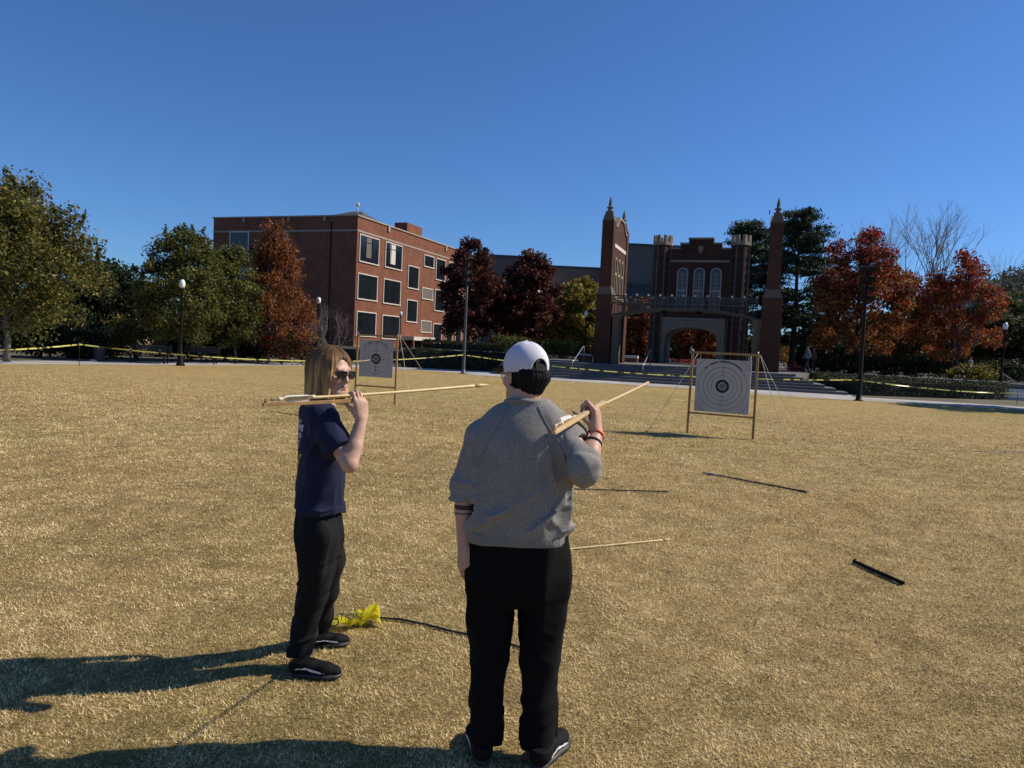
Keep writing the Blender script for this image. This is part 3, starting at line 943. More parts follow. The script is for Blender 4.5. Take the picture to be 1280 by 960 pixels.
b_.build('brickwork', M['brick_dark'], gh, True)
s_.build('carved_shield', M['stone'], gh, True)
for x in (-1.42, 0.0, 1.42):
    w_ = MB(); hw = .36
    w_.box((x-hw-.12,-.1,4.3), (x-hw,-.003,7.5)); w_.box((x+hw,-.1,4.3), (x+hw+.12,-.003,7.5))
    w_.box((x-hw,-.1,5.92), (x+hw,-.003,6.1)); w_.box((x-.04,-.085,4.3), (x+.04,-.003,5.92)); w_.box((x-.04,-.085,6.1), (x+.04,-.003,7.55))
    o_ = [(x+(hw+.12)*math.cos(t), 7.5+.36*math.sin(t)) for t in ts]; i_ = [(x+hw*math.cos(t), 7.5+.26*math.sin(t)) for t in ts[::-1]]
    w_.extr(o_ + i_, 'y', -.1, -.003)
    wo_ = w_.build('window', M['stone_mid'], gh, True)
    p_ = MB(); p_.extr([(x-hw,4.3)] + [(x+hw*math.cos(t), 7.5+.26*math.sin(t)) for t in ts] + [(x+hw,4.3)], 'y', -.03, -.004); p_.build('pane', M['glass'], wo_, True)
    g_ = MB()
    for z in np.arange(4.55, 7.6, .34): g_.box((x-hw,-.05,z), (x+hw,-.032,z+.03))
    for xx in (x-.19, x+.19): g_.box((xx-.014,-.052,4.3), (xx+.014,-.033,7.6))
    g_.build('glazing_bar', M['stone_mid'], wo_, True)
# ------------------------------------------------------------------ trees, shrubs, hedges
def leaf_quads(rng, C, size, up=0.3, aspect=.6):
    """diamond leaves at points C (n,3) with random facing"""
    n = len(C)
    nm = rng.normal(size=(n,3)); nm[:,2] += up; nm /= np.linalg.norm(nm, axis=1)[:,None]
    a = rng.normal(size=(n,3)); a -= nm*(a*nm).sum(1)[:,None]; a /= np.linalg.norm(a, axis=1)[:,None]
    b = np.cross(nm, a)
    s = (size * rng.uniform(.6, 1.35, n))[:,None]
    v = np.stack([C + a*s*.5, C + b*s*.5*aspect, C - a*s*.5, C - b*s*.5*aspect], 1).reshape(-1,3)
    return v, np.arange(n*4).reshape(-1,4)
def mixcol(rng, pal, wts, n):
    pal = np.array(pal); k = rng.choice(len(pal), n, p=np.array(wts)/sum(wts))
    return pal[k] * rng.uniform(.72, 1.28, (n,1))
def crown_mesh(name, parent, rng, C, size, cols, mat='leaf', up=.3, aspect=.6, extra=None):
    v, q = leaf_quads(rng, C, size, up, aspect)
    c = np.repeat(cols, 4, 0)
    return np_mesh(name, v, q, M[mat], parent, smooth=False, cols=c)
def limb_tubes(mb, rng, base, top, r0, targets, nseg=5):
    base, top = Vector(base), Vector(top)
    pts = [base.lerp(top, t) + Vector((rng.normal()*.04, rng.normal()*.04, 0))*(t*(top-base).length*.4) for t in np.linspace(0, 1, 7)]
    rad = [r0*(1.25 if i == 0 else 1)*(1-.8*i/6) for i in range(7)]
    mb.tube(pts, rad, 8)
    for tg in targets:
        tg = Vector(tg)
        hfrac = min(.85, max(.22, (tg.z - base.z)/max(.1,(top.z-base.z))*.55))
        k = hfrac*6; i = int(k); p0 = pts[i].lerp(pts[min(i+1,6)], k-i)
        rr = r0*(1-.8*hfrac)*.55
        mid = p0.lerp(tg, .5) + Vector((rng.normal()*.1, rng.normal()*.1, .12*(tg-p0).length))
        mb.tube([p0, p0.lerp(mid,.5)+Vector((0,0,.03)), mid, tg], [rr, rr*.8, rr*.55, rr*.15], 5, False)
def broad_tree(name, label, base, H, z0, rx, pal, wts, seed, n=7000, leaf=.2, shape='oval', ry=None, clumps=70, crad=.55, tall_pal=None, trunk_r=None, bark='bark', lean=(0,0), group=None, upright=0.0):
    rng = np.random.default_rng(seed)
    base = Vector(base); ry = ry or rx
    n = int(n*1.9); leaf *= 1.12; clumps = int(clumps*1.25); crad *= 1.12
    r = empty(name, base, label, 'tree', group)
    hz = (H - z0)/2; cz = base.z + z0 + hz
    # clump centres inside the envelope, biased to the outside
    cs = []
    while len(cs) < clumps:
        p = rng.uniform(-1, 1, 3)
        l = np.linalg.norm(p)
        if l > 1 or l < .12: continue
        z = p[2]
        if shape == 'oval': w = 1.0
        elif shape == 'cone': w = 1.15*(1-(z+1)/2*.92)/max(.15, math.sqrt(max(.02,1-z*z))) if abs(z) < .98 else .2
        elif shape == 'round_cone': w = (1.2-.55*(z+1)/2)
        elif shape == 'vase': w = .75+.35*(z+1)/2
        cs.append((p[0]*rx*w, p[1]*ry*w, z*hz, rng.uniform(.6,1.35)*crad*rx*.42))
    cs = np.array(cs)
    cen = cs[:,:3] + np.array((base.x+lean[0], base.y+lean[1], cz))
    mb = MB()
    tg = [cen[i] for i in rng.choice(len(cen), min(22, len(cen)), replace=False)]
    limb_tubes(mb, rng, base - Vector((0,0,.05)), (base.x+lean[0]*.8, base.y+lean[1]*.8, base.z + H*.86), trunk_r or H*.017, tg)
    mb.build('trunk', M[bark], r)
    k = rng.choice(len(cen), n, p=cs[:,3]**2/(cs[:,3]**2).sum())
    off = rng.normal(size=(n,3)); off /= np.linalg.norm(off, axis=1)[:,None]
    off *= (rng.uniform(.1,1.08,n)**.7)[:,None] * cs[k,3][:,None] * np.array((1,1,.8))
    off[:,2] += upright * .5 * cs[k,3] * rng.uniform(0,1,n)
    if upright:      # shoots stand up out of the crown, a few leaves on each
        sh = rng.uniform(size=n) < .3; si = rng.integers(0, 260, n); sx = np.clip(rng.normal(size=(260,3))*np.array((.5,.5,.3)), -.8, .8); kk = rng.integers(0, len(cen), 260)
        k = np.where(sh, kk[si], k); up_ = rng.uniform(0,1,n)
        off[sh] = (sx[si]*cs[k,3][:,None] + np.stack([sx[si,0]*.35*up_, sx[si,1]*.35*up_, up_*.7], 1)*cs[k,3][:,None] + rng.normal(size=(n,3))*.05)[sh]
    C = cen[k] + off
    cols = mixcol(rng, pal, wts, n) * rng.uniform(.75,1.25,len(cen))[k][:,None]
    if tall_pal is not None:
        t = np.clip((C[:,2]-base.z-z0)/(H-z0) + rng.normal(size=n)*.14, 0, 1)
        pick = rng.uniform(size=n) < t
        cols[pick] = mixcol(rng, tall_pal[0], tall_pal[1], int(pick.sum()))
    crown_mesh('crown', r, rng, C, leaf, cols)
    return r
def shrub(name, label, base, rx, ry, H, pal, wts, seed, n=2500, leaf=.13, group=None, cat='shrub'):
    rng = np.random.default_rng(seed)
    base = Vector(base); r = empty(name, base, label, cat, group)
    m = MB()
    for i in range(7):
        a = rng.uniform(0, 6.28); m.tube([base - Vector((0,0,.05)), base + Vector((math.cos(a)*rx*.3, math.sin(a)*ry*.3, H*.4)), base + Vector((math.cos(a)*rx*.6, math.sin(a)*ry*.6, H*.8))], [.03,.02,.006], 5, False)
    m.build('stem', M['bark'], r)
    nc = 26
    a = rng.uniform(0, 6.283, nc); rr = np.sqrt(rng.uniform(0,1,nc))*.8; z = rng.uniform(.12,.85,nc)
    f = np.sqrt(np.clip(1.05 - (z-.3)**2*1.6, .1, 1))
    cen = np.stack([base.x + np.cos(a)*rr*rx*f, base.y + np.sin(a)*rr*ry*f, base.z + z*H], 1)
    k = rng.integers(0, nc, n)
    off = rng.normal(size=(n,3)); off /= np.linalg.norm(off, axis=1)[:,None]
    off *= (rng.uniform(.1,1,n)**.6)[:,None]*np.array((rx*.36, ry*.36, H*.22))*rng.uniform(.6,1.3,nc)[k][:,None]
    C = cen[k] + off; C[:,2] = np.maximum(C[:,2], base.z + .03)
    crown_mesh('foliage', r, rng, C, leaf, mixcol(rng, pal, wts, n)*rng.uniform(.75,1.25,nc)[k][:,None])
    return r
def pine(label, base, H, R, seed, z0=.12, n_br=95, sparse=.12):
    rng = np.random.default_rng(seed); base = Vector(base)
    r = empty('pine_tree', base, label, 'tree', 'dark pines behind the gate')
    mb = MB(); mb.tube([base + Vector((rng.normal()*.06, 0, H*t)) for t in np.linspace(-.01,.98,9)], [H*.02*(1-.9*t)+.02 for t in np.linspace(0,1,9)], 8)
    C = []; 
    for i in range(n_br):
        t = z0 + (1-z0)*rng.uniform(0,1)**.9
        L = R*(1.0-.75*max(0,(t-.35)/.65)**1.3)*rng.uniform(.5,1.12)*(.75 if t < .3 else 1)
        a = rng.uniform(0,6.283)
        p0 = base + Vector((0,0,H*t)); d = Vector((math.cos(a), math.sin(a), .10+.35*max(0,t-.5)))
        tip = p0 + d*L + Vector((0,0,-.06*L))
        mb.tube([p0, p0.lerp(tip,.5)+Vector((0,0,.06*L)), tip], [.05*(1.15-t),.03,.008], 4, False)
        ncl = int(4 + L*2.6)
        for j in range(ncl):
            s = .3 + .7*rng.uniform(0,1)**.7
            p = p0.lerp(tip, s) + Vector((rng.normal()*.18*L*s*.5, rng.normal()*.18*L*s*.5, .06*L*math.sin(s*3.1)+rng.normal()*.06))
            m_ = int(26*(1-sparse)); q = rng.normal(size=(m_,3))*np.array((.34,.34,.13))
            C.append(np.array(p)[None,:] + q)
    mb.build('trunk', M['bark'], r)
    C = np.concatenate(C)
    cols = mixcol(rng, [(.024,.044,.021),(.042,.068,.028),(.07,.09,.038)], [5,4,1], len(C))
    crown_mesh('crown', r, rng, C, .42, cols, 'needle', up=.5, aspect=.22)
    return r
def bare_tree(name, label, base, H, spread, seed, r0=.1, stems=3, depth=5, bark='twig', cat='tree', fan=.42):
    rng = np.random.default_rng(seed); base = Vector(base)
    r = empty(name, base, label, cat)
    t_, w_ = MB(), MB()
    def grow(p, d, L, rad, lv):
        mid = p + d*L*.5 + Vector(rng.normal(size=3))*L*.04
        q = p + d*L + Vector(rng.normal(size=3))*L*.05
        (t_ if lv <= 1 else w_).tube([p, mid, q], [rad, rad*.85, rad*.68], 5 if lv < 3 else 3, False)
        if lv >= depth: return
        nb = 3 if lv < depth-1 and rng.uniform() < .75 else 2
        for i in range(nb):
            nd = (d + Vector(rng.normal(size=3))*fan + Vector((0,0,.16))).normalized()
            grow(q if i else mid.lerp(q,.9), nd, L*rng.uniform(.6,.85), rad*.62, lv+1)
    L0 = H*.30
    for s in range(stems):
        a = s*2*math.pi/stems + rng.uniform(0,1)
        d = Vector((math.cos(a)*spread, math.sin(a)*spread, 1)).normalized()
        grow(base - Vector((0,0,.05)), d, L0, r0, 0)
    t_.build('trunk', M[bark], r); w_.build('twigs', M[bark], r)
    return r
def hedge_poly(name, label, poly, z0, z1, pal, wts, seed, n, leaf=.09, cat='hedge', bulge=.12, tz=None):
    """clipped hedge on a polygon footprint: leafy shell over a dark core"""
    rng = np.random.default_rng(seed)
    c = np.mean(np.array(poly), 0)
    r = empty(name, (c[0], c[1], z0), label, cat)
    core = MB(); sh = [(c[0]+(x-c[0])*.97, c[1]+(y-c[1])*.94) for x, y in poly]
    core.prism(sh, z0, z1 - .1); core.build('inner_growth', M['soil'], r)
    P = np.array(poly); nx = np.roll(P, -1, 0); L = np.linalg.norm(nx-P, axis=1)
    def area(): return abs(np.sum(P[:,0]*nx[:,1]-nx[:,0]*P[:,1]))/2
    h = z1 - z0; A = area(); ns = int(n*L.sum()*h/(L.sum()*h+A)); 
    k = rng.choice(len(P), ns, p=L/L.sum()); t = rng.uniform(0,1,ns)[:,None]
    S_ = P[k]*(1-t) + nx[k]*t
    S3 = np.concatenate([S_, (z0 + rng.uniform(0,1,ns)*h)[:,None]], 1)
    lo_, hi_ = P.min(0), P.max(0); T = []
    while sum(map(len, T)) < n-ns:
        q = rng.uniform(lo_, hi_, (4000,2)); ins = np.zeros(len(q), bool)
        for (x0,y0),(x1,y1) in zip(P, nx):
            cr = ((y0 > q[:,1]) != (y1 > q[:,1])) & (q[:,0] < (x1-x0)*(q[:,1]-y0)/(y1-y0+1e-9)+x0)
            ins ^= cr
        T.append(q[ins])
    T = np.concatenate(T)[:n-ns]
    T3 = np.concatenate([T, np.full((len(T),1), z1)], 1)
    C = np.concatenate([S3, T3])
    bump = vnoise(C*1.6)*bulge + vnoise(C*5)*bulge*.5
    C += rng.normal(size=C.shape)*.05; C[:,2] += bump
    C[:ns,:2] += (C[:ns,:2]-c)/np.linalg.norm(C[:ns,:2]-c, axis=1)[:,None]*bump[:ns,None]
    C[:,2] = np.maximum(C[:,2], z0+.02)
    crown_mesh('foliage', r, rng, C, leaf, mixcol(rng, pal, wts, len(C)), up=.4)
    return r

GRN = [(.062,.082,.020),(.115,.125,.028),(.185,.160,.038),(.038,.052,.016)]
OLV = [(.10,.10,.026),(.19,.16,.038),(.26,.19,.042),(.056,.064,.019)]
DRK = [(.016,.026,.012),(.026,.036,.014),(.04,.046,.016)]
MAR = [(.085,.022,.018),(.050,.016,.014),(.13,.035,.022),(.17,.07,.025)]
RED = [(.27,.030,.022),(.18,.024,.019),(.33,.055,.026),(.11,.022,.016)]
ORG_ = [(.31,.072,.022),(.24,.105,.026),(.32,.15,.036),(.17,.045,.018)]
YEL = [(.32,.24,.035),(.23,.20,.033),(.36,.21,.042),(.13,.135,.026)]
RST = [(.24,.085,.028),(.17,.06,.022),(.30,.13,.04),(.10,.05,.02)]
def topz(x, y, Y): return pix(x, y, Y).z

# left side, front row beside the path
b0 = gnd(8, 452); broad_tree('shade_tree', 'large olive green tree at the left edge with its crown cut by the frame', (b0.x, b0.y, 0), topz(40,236,b0.y), 1.25, 3.6, OLV+GRN, [3,3,2,2,3,3,2,1], 11, n=34000, leaf=.14, clumps=150, crad=.5, trunk_r=.13, bark='bark_pale', lean=(.1,0), upright=.5, group='shade trees by the left path', shape='round_cone')
b0 = gnd(217, 454.5); broad_tree('shade_tree', 'mid sized green tree behind the lamp post left of the brick building', (b0.x, b0.y+.6, 0), topz(222,285,b0.y+.6), 1.0, 2.15, GRN+OLV[:2], [3,3,2,2,1,1], 12, n=19000, leaf=.125, clumps=120, crad=.5, trunk_r=.09, lean=(.1,0), upright=.4, group='shade trees by the left path', shape='round_cone')
b0 = gnd(287, 454.8); broad_tree('shade_tree', 'bushy green tree between the lamp post tree and the rust coloured cypress', (b0.x, b0.y+.9, 0), topz(275,306,b0.y), .9, 2.0, GRN+OLV[:2], [3,3,2,2,2,1], 13, n=17000, leaf=.125, clumps=105, crad=.5, trunk_r=.08, lean=(-.55,0), upright=.4, group='shade trees by the left path', shape='round_cone')
b0 = gnd(306, 454.6); broad_tree('cypress_tree', 'rust brown conical cypress in front of the shaded brick wall', (b0.x+.6, b0.y+2.0, 0), topz(325,276,b0.y+2.0), 0.8, 2.7, RST, [4,3,2,1], 14, n=16000, leaf=.12, shape='cone', clumps=110, crad=.42, trunk_r=.08, bark='bark_pale', lean=(.25,0), upright=.3)
pt = pix(352, 452, 43); shrub('red_shrub', 'low dark red and green shrub at the foot of the rust cypress', (pt.x, 43, 0), 2.0, 1.3, 3.0, RED[:2]+MAR[:2]+GRN[:2], [1,2,3,2,2,2], 15, 3200, .16)
pt = pix(411, 450, 47); bare_tree('bare_shrub', 'leafless many stemmed crape myrtle in front of the brick corner', (pt.x, 47, 0), 4.4, .55, 16, r0=.035, stems=7, depth=4, cat='shrub')
pt = pix(150, 452, 52); broad_tree('background_tree', 'dark green tree in the gap behind the two left trees', (pt.x, 52, 0), topz(150,330,52), 1.0, 3.1, DRK+GRN[:1], [3,3,2,1], 17, n=6500, leaf=.26, clumps=60)
pt = pix(95, 452, 50); broad_tree('background_tree', 'dark leafy tree behind the big olive tree at left', (pt.x, 50, 0), topz(95,345,50), 1.0, 3.0, DRK+GRN[:1], [3,3,2,1], 18, n=6000, leaf=.26, clumps=60)
pt = pix(170, 453, 40); shrub('olive_shrub', 'yellowish green bush behind the nearer bench at left', (pt.x, 40, 0), 1.9, 1.2, 2.6, OLV+YEL[:1], [2,3,3,1,1], 19, 3200, .15)
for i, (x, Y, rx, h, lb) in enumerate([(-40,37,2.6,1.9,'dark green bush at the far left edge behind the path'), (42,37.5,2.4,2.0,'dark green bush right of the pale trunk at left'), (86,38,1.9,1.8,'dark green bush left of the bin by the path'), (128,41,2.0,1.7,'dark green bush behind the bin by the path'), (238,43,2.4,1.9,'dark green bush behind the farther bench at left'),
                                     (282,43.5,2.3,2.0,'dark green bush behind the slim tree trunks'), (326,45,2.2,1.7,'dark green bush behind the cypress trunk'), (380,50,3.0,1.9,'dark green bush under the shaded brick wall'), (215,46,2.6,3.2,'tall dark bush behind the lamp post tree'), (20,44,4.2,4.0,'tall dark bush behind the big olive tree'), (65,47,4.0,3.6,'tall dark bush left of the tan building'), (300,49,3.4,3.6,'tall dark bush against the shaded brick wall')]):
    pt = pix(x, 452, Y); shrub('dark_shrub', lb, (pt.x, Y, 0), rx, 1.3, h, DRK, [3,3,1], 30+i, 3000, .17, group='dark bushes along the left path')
# maples between the brick building and the gate
pt = pix(584, 440, 60); broad_tree('maple_tree', 'dark maroon maple in front of the brick building behind the light pole', (pt.x, 60, .5), topz(585,302,60)-.5, 1.6, 2.75, MAR, [4,4,2,1], 41, n=10000, leaf=.24, shape='round_cone', clumps=80, crad=.5, group='maroon maples')
pt = pix(657, 440, 62); broad_tree('maple_tree', 'dark maroon maple right of the brick building with twiggy top', (pt.x, 62, .5), topz(660,312,62)-.5, 1.6, 2.75, MAR, [4,4,2,2], 42, n=10000, leaf=.24, shape='round_cone', clumps=80, crad=.5, group='maroon maples')
pt = pix(622, 440, 66); broad_tree('maple_tree', 'small bronze maple squeezed between the two maroon maples', (pt.x, 66, .5), topz(620,352,66)-.5, 1.0, 2.0, RST+MAR[:2], [2,2,1,1,2,2], 43, n=5000, leaf=.26, clumps=50)
pt = pix(722, 440, 68); broad_tree('yellow_tree', 'yellow green autumn tree left of the gate tower', (pt.x, 68, .88), topz(722,343,68)-.88, .7, 2.5, YEL+GRN[:1], [3,3,2,2,1], 44, n=9000, leaf=.26, clumps=75)
pt = pix(692, 440, 72); broad_tree('yellow_tree', 'ochre autumn tree behind the maroon maple', (pt.x, 72, .88), topz(690,360,72)-.88, .8, 2.2, YEL[:3]+RST[:1], [3,2,3,2], 45, n=5500, leaf=.28, clumps=55)
pt = pix(640, 448, 56); shrub('green_shrub', 'bright green bush under the maroon maples', (pt.x, 56, .88), 2.2, 1.2, 1.7, GRN, [3,4,2,1], 46, 2600, .16)
pt = pix(703, 448, 60); shrub('green_shrub', 'green bush under the yellow tree left of the gate', (pt.x, 60, .88), 2.0, 1.2, 1.6, GRN+YEL[:1], [3,3,2,1,2], 47, 2200, .16)
pt = pix(797, 440, 84); broad_tree('autumn_tree', 'red and orange tree seen under the bridge beside the left tower', (pt.x, 84, .88), topz(795,382,84), .6, 2.9, ORG_+RED[:2]+GRN[:1], [3,3,2,2,2,2,2], 48, n=5500, leaf=.32, clumps=50)
pt = pix(868, 440, 90); broad_tree('autumn_tree', 'dull orange tree seen through the gatehouse arch', (pt.x, 90, .88), 6.5, .7, 4.0, ORG_+RST[:2], [2,2,1,3,2,3], 49, n=6500, leaf=.34, clumps=55)
# pines and autumn maples to the right
pt = pix(990, 450, 63); pine('tall dark pine right of the right hand gate tower', (pt.x, 63, .88), topz(985,266,63)-.88, 5.0, 51, n_br=135)
pt = pix(930, 450, 72); pine('dark pine between the gatehouse turret and right tower', (pt.x, 72, .88), topz(932,278,72)-.88, 4.8, 52, z0=.2, n_br=115)
pt = pix(1068, 450, 52); broad_tree('maple_tree', 'large maple behind the dark light pole, crimson above and orange below', (pt.x, 52, .88), topz(1075,284,52)-.88, 1.1, 3.7, ORG_+YEL[:2]+GRN[1:2], [3,3,2,2,2,1,1], 53, n=13000, leaf=.185, shape='round_cone', clumps=100, crad=.42, tall_pal=(RED+MAR[:1], [4,3,2,1,1]), group='flaming maples at right')
pt = pix(1190, 452, 48); broad_tree('maple_tree', 'orange red maple with thin twiggy top left of the right lamp', (pt.x, 48, .7), topz(1188,316,48)-.7, 1.15, 2.9, ORG_+YEL[:1], [4,3,2,2,1], 54, n=7600, leaf=.175, clumps=80, crad=.41, shape='round_cone', tall_pal=(RED[:3]+ORG_[:1], [3,3,2,2]), group='flaming maples at right')
pt = pix(1205, 452, 47); bare_tree('bare_tree', 'thin leafless tree rising through the orange maple', (pt.x, 47.3, .7), topz(1210,300,47)-.7, .25, 55, r0=.05, stems=3, depth=5)
pt = pix(1142, 450, 66); bare_tree('bare_tree', 'tall leafless grey tree between the two flaming maples', (pt.x, 66, .88), (topz(1142,250,66)-.88)*.97, .3, 57, r0=.11, stems=4, depth=5, fan=.34)
pt = pix(1070, 450, 51); bare_tree('bare_tree', 'bare twigs poking out above the large crimson maple', (pt.x+.3, 52.5, .88), topz(1080,278,52)-.88, .22, 58, r0=.06, stems=3, depth=5, fan=.3)
pt = pix(1135, 450, 60); broad_tree('background_tree', 'dusky green tree between the two flaming maples', (pt.x, 60, .88), topz(1135,345,60)-.88, .8, 2.9, GRN+RST[:2], [3,2,2,3,2,2], 59, n=6500, leaf=.24, clumps=60)
pt = pix(1240, 452, 62); broad_tree('background_tree', 'green tree behind the right lamp post', (pt.x, 62, .6), topz(1238,362,62)-.6, .6, 2.6, GRN+YEL[:1], [3,3,2,3,1], 60, n=6500, leaf=.24, clumps=60)
pt = pix(1282, 452, 58); broad_tree('background_tree', 'dark green tree at the right edge under the far roof', (pt.x, 58, .5), topz(1282,392,58)-.5, .4, 3.0, DRK+GRN, [3,3,2,2,2,1,2], 61, n=6000, leaf=.24, clumps=60)
for i, (x, yt, Y, rx, lb) in enumerate([(1250,335,128,8.5,'pale grey green tree far behind at right'), (1290,330,132,9,'pale grey green tree far behind at the right edge'), (1205,352,125,7,'faint grey green tree far behind the orange maple')]):
    pt = pix(x, 450, Y); broad_tree('distant_tree', lb, (pt.x, Y, 0), topz(x, yt, Y), 1.0, rx, [(.09,.11,.06),(.13,.14,.085),(.07,.085,.05)], [3,3,2], 62+i, n=6500, leaf=.5, clumps=60, group='distant trees at right')
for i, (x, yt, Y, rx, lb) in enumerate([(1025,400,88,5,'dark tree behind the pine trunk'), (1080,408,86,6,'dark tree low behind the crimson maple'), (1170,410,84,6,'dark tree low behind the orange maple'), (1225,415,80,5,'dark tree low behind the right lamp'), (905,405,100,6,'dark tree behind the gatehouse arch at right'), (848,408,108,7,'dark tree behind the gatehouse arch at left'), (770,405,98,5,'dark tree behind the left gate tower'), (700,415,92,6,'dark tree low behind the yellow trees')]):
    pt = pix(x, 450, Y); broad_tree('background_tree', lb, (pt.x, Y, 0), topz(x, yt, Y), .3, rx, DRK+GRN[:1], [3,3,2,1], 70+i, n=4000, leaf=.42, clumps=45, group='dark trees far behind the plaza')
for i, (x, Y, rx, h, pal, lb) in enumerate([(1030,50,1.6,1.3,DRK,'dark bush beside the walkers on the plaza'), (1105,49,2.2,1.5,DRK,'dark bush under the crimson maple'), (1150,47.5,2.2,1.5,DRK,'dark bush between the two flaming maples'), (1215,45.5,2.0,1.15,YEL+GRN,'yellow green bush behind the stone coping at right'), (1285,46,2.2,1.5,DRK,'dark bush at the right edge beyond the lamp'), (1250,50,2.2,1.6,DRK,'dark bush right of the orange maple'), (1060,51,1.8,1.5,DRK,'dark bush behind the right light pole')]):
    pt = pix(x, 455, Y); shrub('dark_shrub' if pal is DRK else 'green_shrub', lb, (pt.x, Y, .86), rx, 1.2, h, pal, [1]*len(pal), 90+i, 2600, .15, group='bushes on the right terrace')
pt = pix(1000, 430, 57); shrub('golden_shrub', 'small golden bush left of the pine trunk behind the right tower', (pt.x+1.2, 66, .88), 2.0, 1.4, 2.6, ORG_+YEL[:2], [2,3,2,1,2,2], 99, 2200, .18)

# clipped hedges
hedge_poly('hedge', 'long dark clipped hedge in front of the brick building', [(-7.2,47.6),(1.2,47.0),(2.0,48.9),(-7.2,50.2)], 0, 1.12, DRK, [3,3,1], 81, 16000, .1)
hedge_poly('hedge', 'upper dark hedge behind the grey coping by the maroon maples', [(-6.5,52.6),(-.6,52.0),(-.6,53.4),(-6.5,54.2)], .6, 1.75, DRK, [3,3,1], 82, 8000, .12)
hedge_poly('hedge', 'low dark hedge between steps and lawn at right, below the stone coping', [(18.1,38.0),(24.7,39.7),(27.7,40.9),(27.6,41.8),(22.4,44.2),(18.8,45.9),(17.4,41.2)], 0, .84, DRK+GRN[:1], [3,3,1,1], 83, 20000, .09)

broad_tree('shade_tree', 'leafy tree standing just beyond the right edge, its shadow on the lawn', (25.3, 31.6, 0), 7.0, 2.2, 2.7, OLV+GRN[:2], [3,3,2,2,2,2], 121, n=5000, leaf=.22, clumps=60, trunk_r=.12)
# ------------------------------------------------------------------ walls, lamps, poles
def wall_run(name, label, a, b, th, z0, z1, cap, mat='stone', capmat='concrete_pale', ov=.06):
    a, b = Vector(a), Vector(b); d = (b-a).normalized(); c = (a+b)/2
    r = empty(name, (c.x, c.y, z0), label, 'wall', rz=math.atan2(d.y, d.x)); L = (b-a).length/2
    m = MB(); m.box((-L,-th/2,0), (L,th/2,z1-z0)); m.build('wall_body', M[mat], r, True)
    m = MB(); m.bar((-L-ov,0,z1-z0+cap/2), (L+ov,0,z1-z0+cap/2), th+2*ov, cap, bev=.02); m.build('coping', M[capmat], r, True)
    return r
wall_run('retaining_wall', 'long low wall with rounded grey coping above the right hedge', (19.0,46.4,0), (28.2,41.9,0), .45, 0, .80, .17, 'stone', 'concrete')
wall_run('retaining_wall', 'low dim grey wall between the two left hedges', (-7.0,51.6,0), (1.0,50.9,0), .4, 0, 1.12, .12, 'concrete', 'concrete')
p = pix(731.5, 452, 49.5); wall_run('planter_wall', 'short brick pedestal with pale cap left of the left gate tower', (p.x-.42,49.5,0), (p.x+.42,49.3,0), .5, PZ, PZ+.40, .14, 'brick_red', 'stone_pale', .03)
p = pix(788, 450, 57); wall_run('planter_wall', 'small pale capped brick wall seen under the bridge', (p.x-.75,57,0), (p.x+.5,56.6,0), .5, PZ, PZ+.32, .2, 'brick_red', 'stone_pale', .03)
def flowers(name, label, pts, n, seed):
    rng = np.random.default_rng(seed); a, b = Vector(pts[0]), Vector(pts[1])
    t = rng.uniform(0,1,n); P = np.array(a)[None,:]*(1-t)[:,None] + np.array(b)[None,:]*t[:,None]
    P[:,1] += rng.normal(size=n)*.25; P[:,2] += rng.uniform(0,.34,n)
    cols = mixcol(rng, [(.48,.03,.03),(.55,.10,.09),(.6,.3,.28),(.05,.08,.02)], [4,3,1,2], n)
    v, q = leaf_quads(rng, P, .13, .6, .9)
    o = np_mesh(name, v, q, M['leaf'], None, smooth=False, cols=np.repeat(cols,4,0))
    tag(o, label, 'flowers', kind='stuff')
a, b = pix(778, 452, 60), pix(818, 453, 59); flowers('flower_bed', 'bed of red flowers seen under the left end of the bridge', ((a.x,60,PZ),(b.x,59,PZ)), 900, 5)
a, b = pix(836, 453, 68), pix(905, 455, 66); flowers('flower_bed', 'bed of red flowers seen through the gatehouse arch', ((a.x,68,PZ),(b.x,66,PZ)), 1300, 6)
a, b = pix(985, 455, 54), pix(1008, 456, 53); flowers('flower_bed', 'low red flower bed right of the right gate tower', ((a.x,54,PZ),(b.x,53,PZ)), 500, 8)

def globe_lamp(label, x, yb, yt, Y, z0):
    p = pix(x, yt, Y); H = p.z - z0
    r = empty('street_lamp', (p.x, Y, z0), label, 'lamp post', 'globe lamps around the lawn')
    m = MB(); m.lathe((0,0,-.02), [(.2,0),(.2,.1),(.12,.2),(.14,.5),(.075,.62),(.06,1.1),(.05,H-.62),(.09,H-.6),(.05,H-.56),(.11,H-.46),(.13,H-.42)], 12); m.build('post', M['black_metal'], r, True)
    m = MB(); m.lathe((0,0,H-.43), [(.09,0),(.125,.1),(.14,.22),(.115,.33),(.065,.41),(.025,.44)], 16); m.build('globe', M['globe'], r, True)
    m = MB(); m.lathe((0,0,H), [(.07,-.03),(.06,.02),(.02,.06),(.012,.16)], 8); m.build('finial', M['black_metal'], r, True)
globe_lamp('globe lamp post among the trees left of the brick building', 228, 456, 349, 35.2, 0)
globe_lamp('globe lamp post before the shaded brick wall', 398.5, 452, 371, 46.5, 0)
globe_lamp('globe lamp post by the white entrance canopy', 501, 450, 389, 66, .6)
globe_lamp('globe lamp post in front of the yellow tree', 733.5, 452, 388, 49.5, PZ)
globe_lamp('globe lamp post at the right edge', 1257, 470, 403, 42.5, .7)

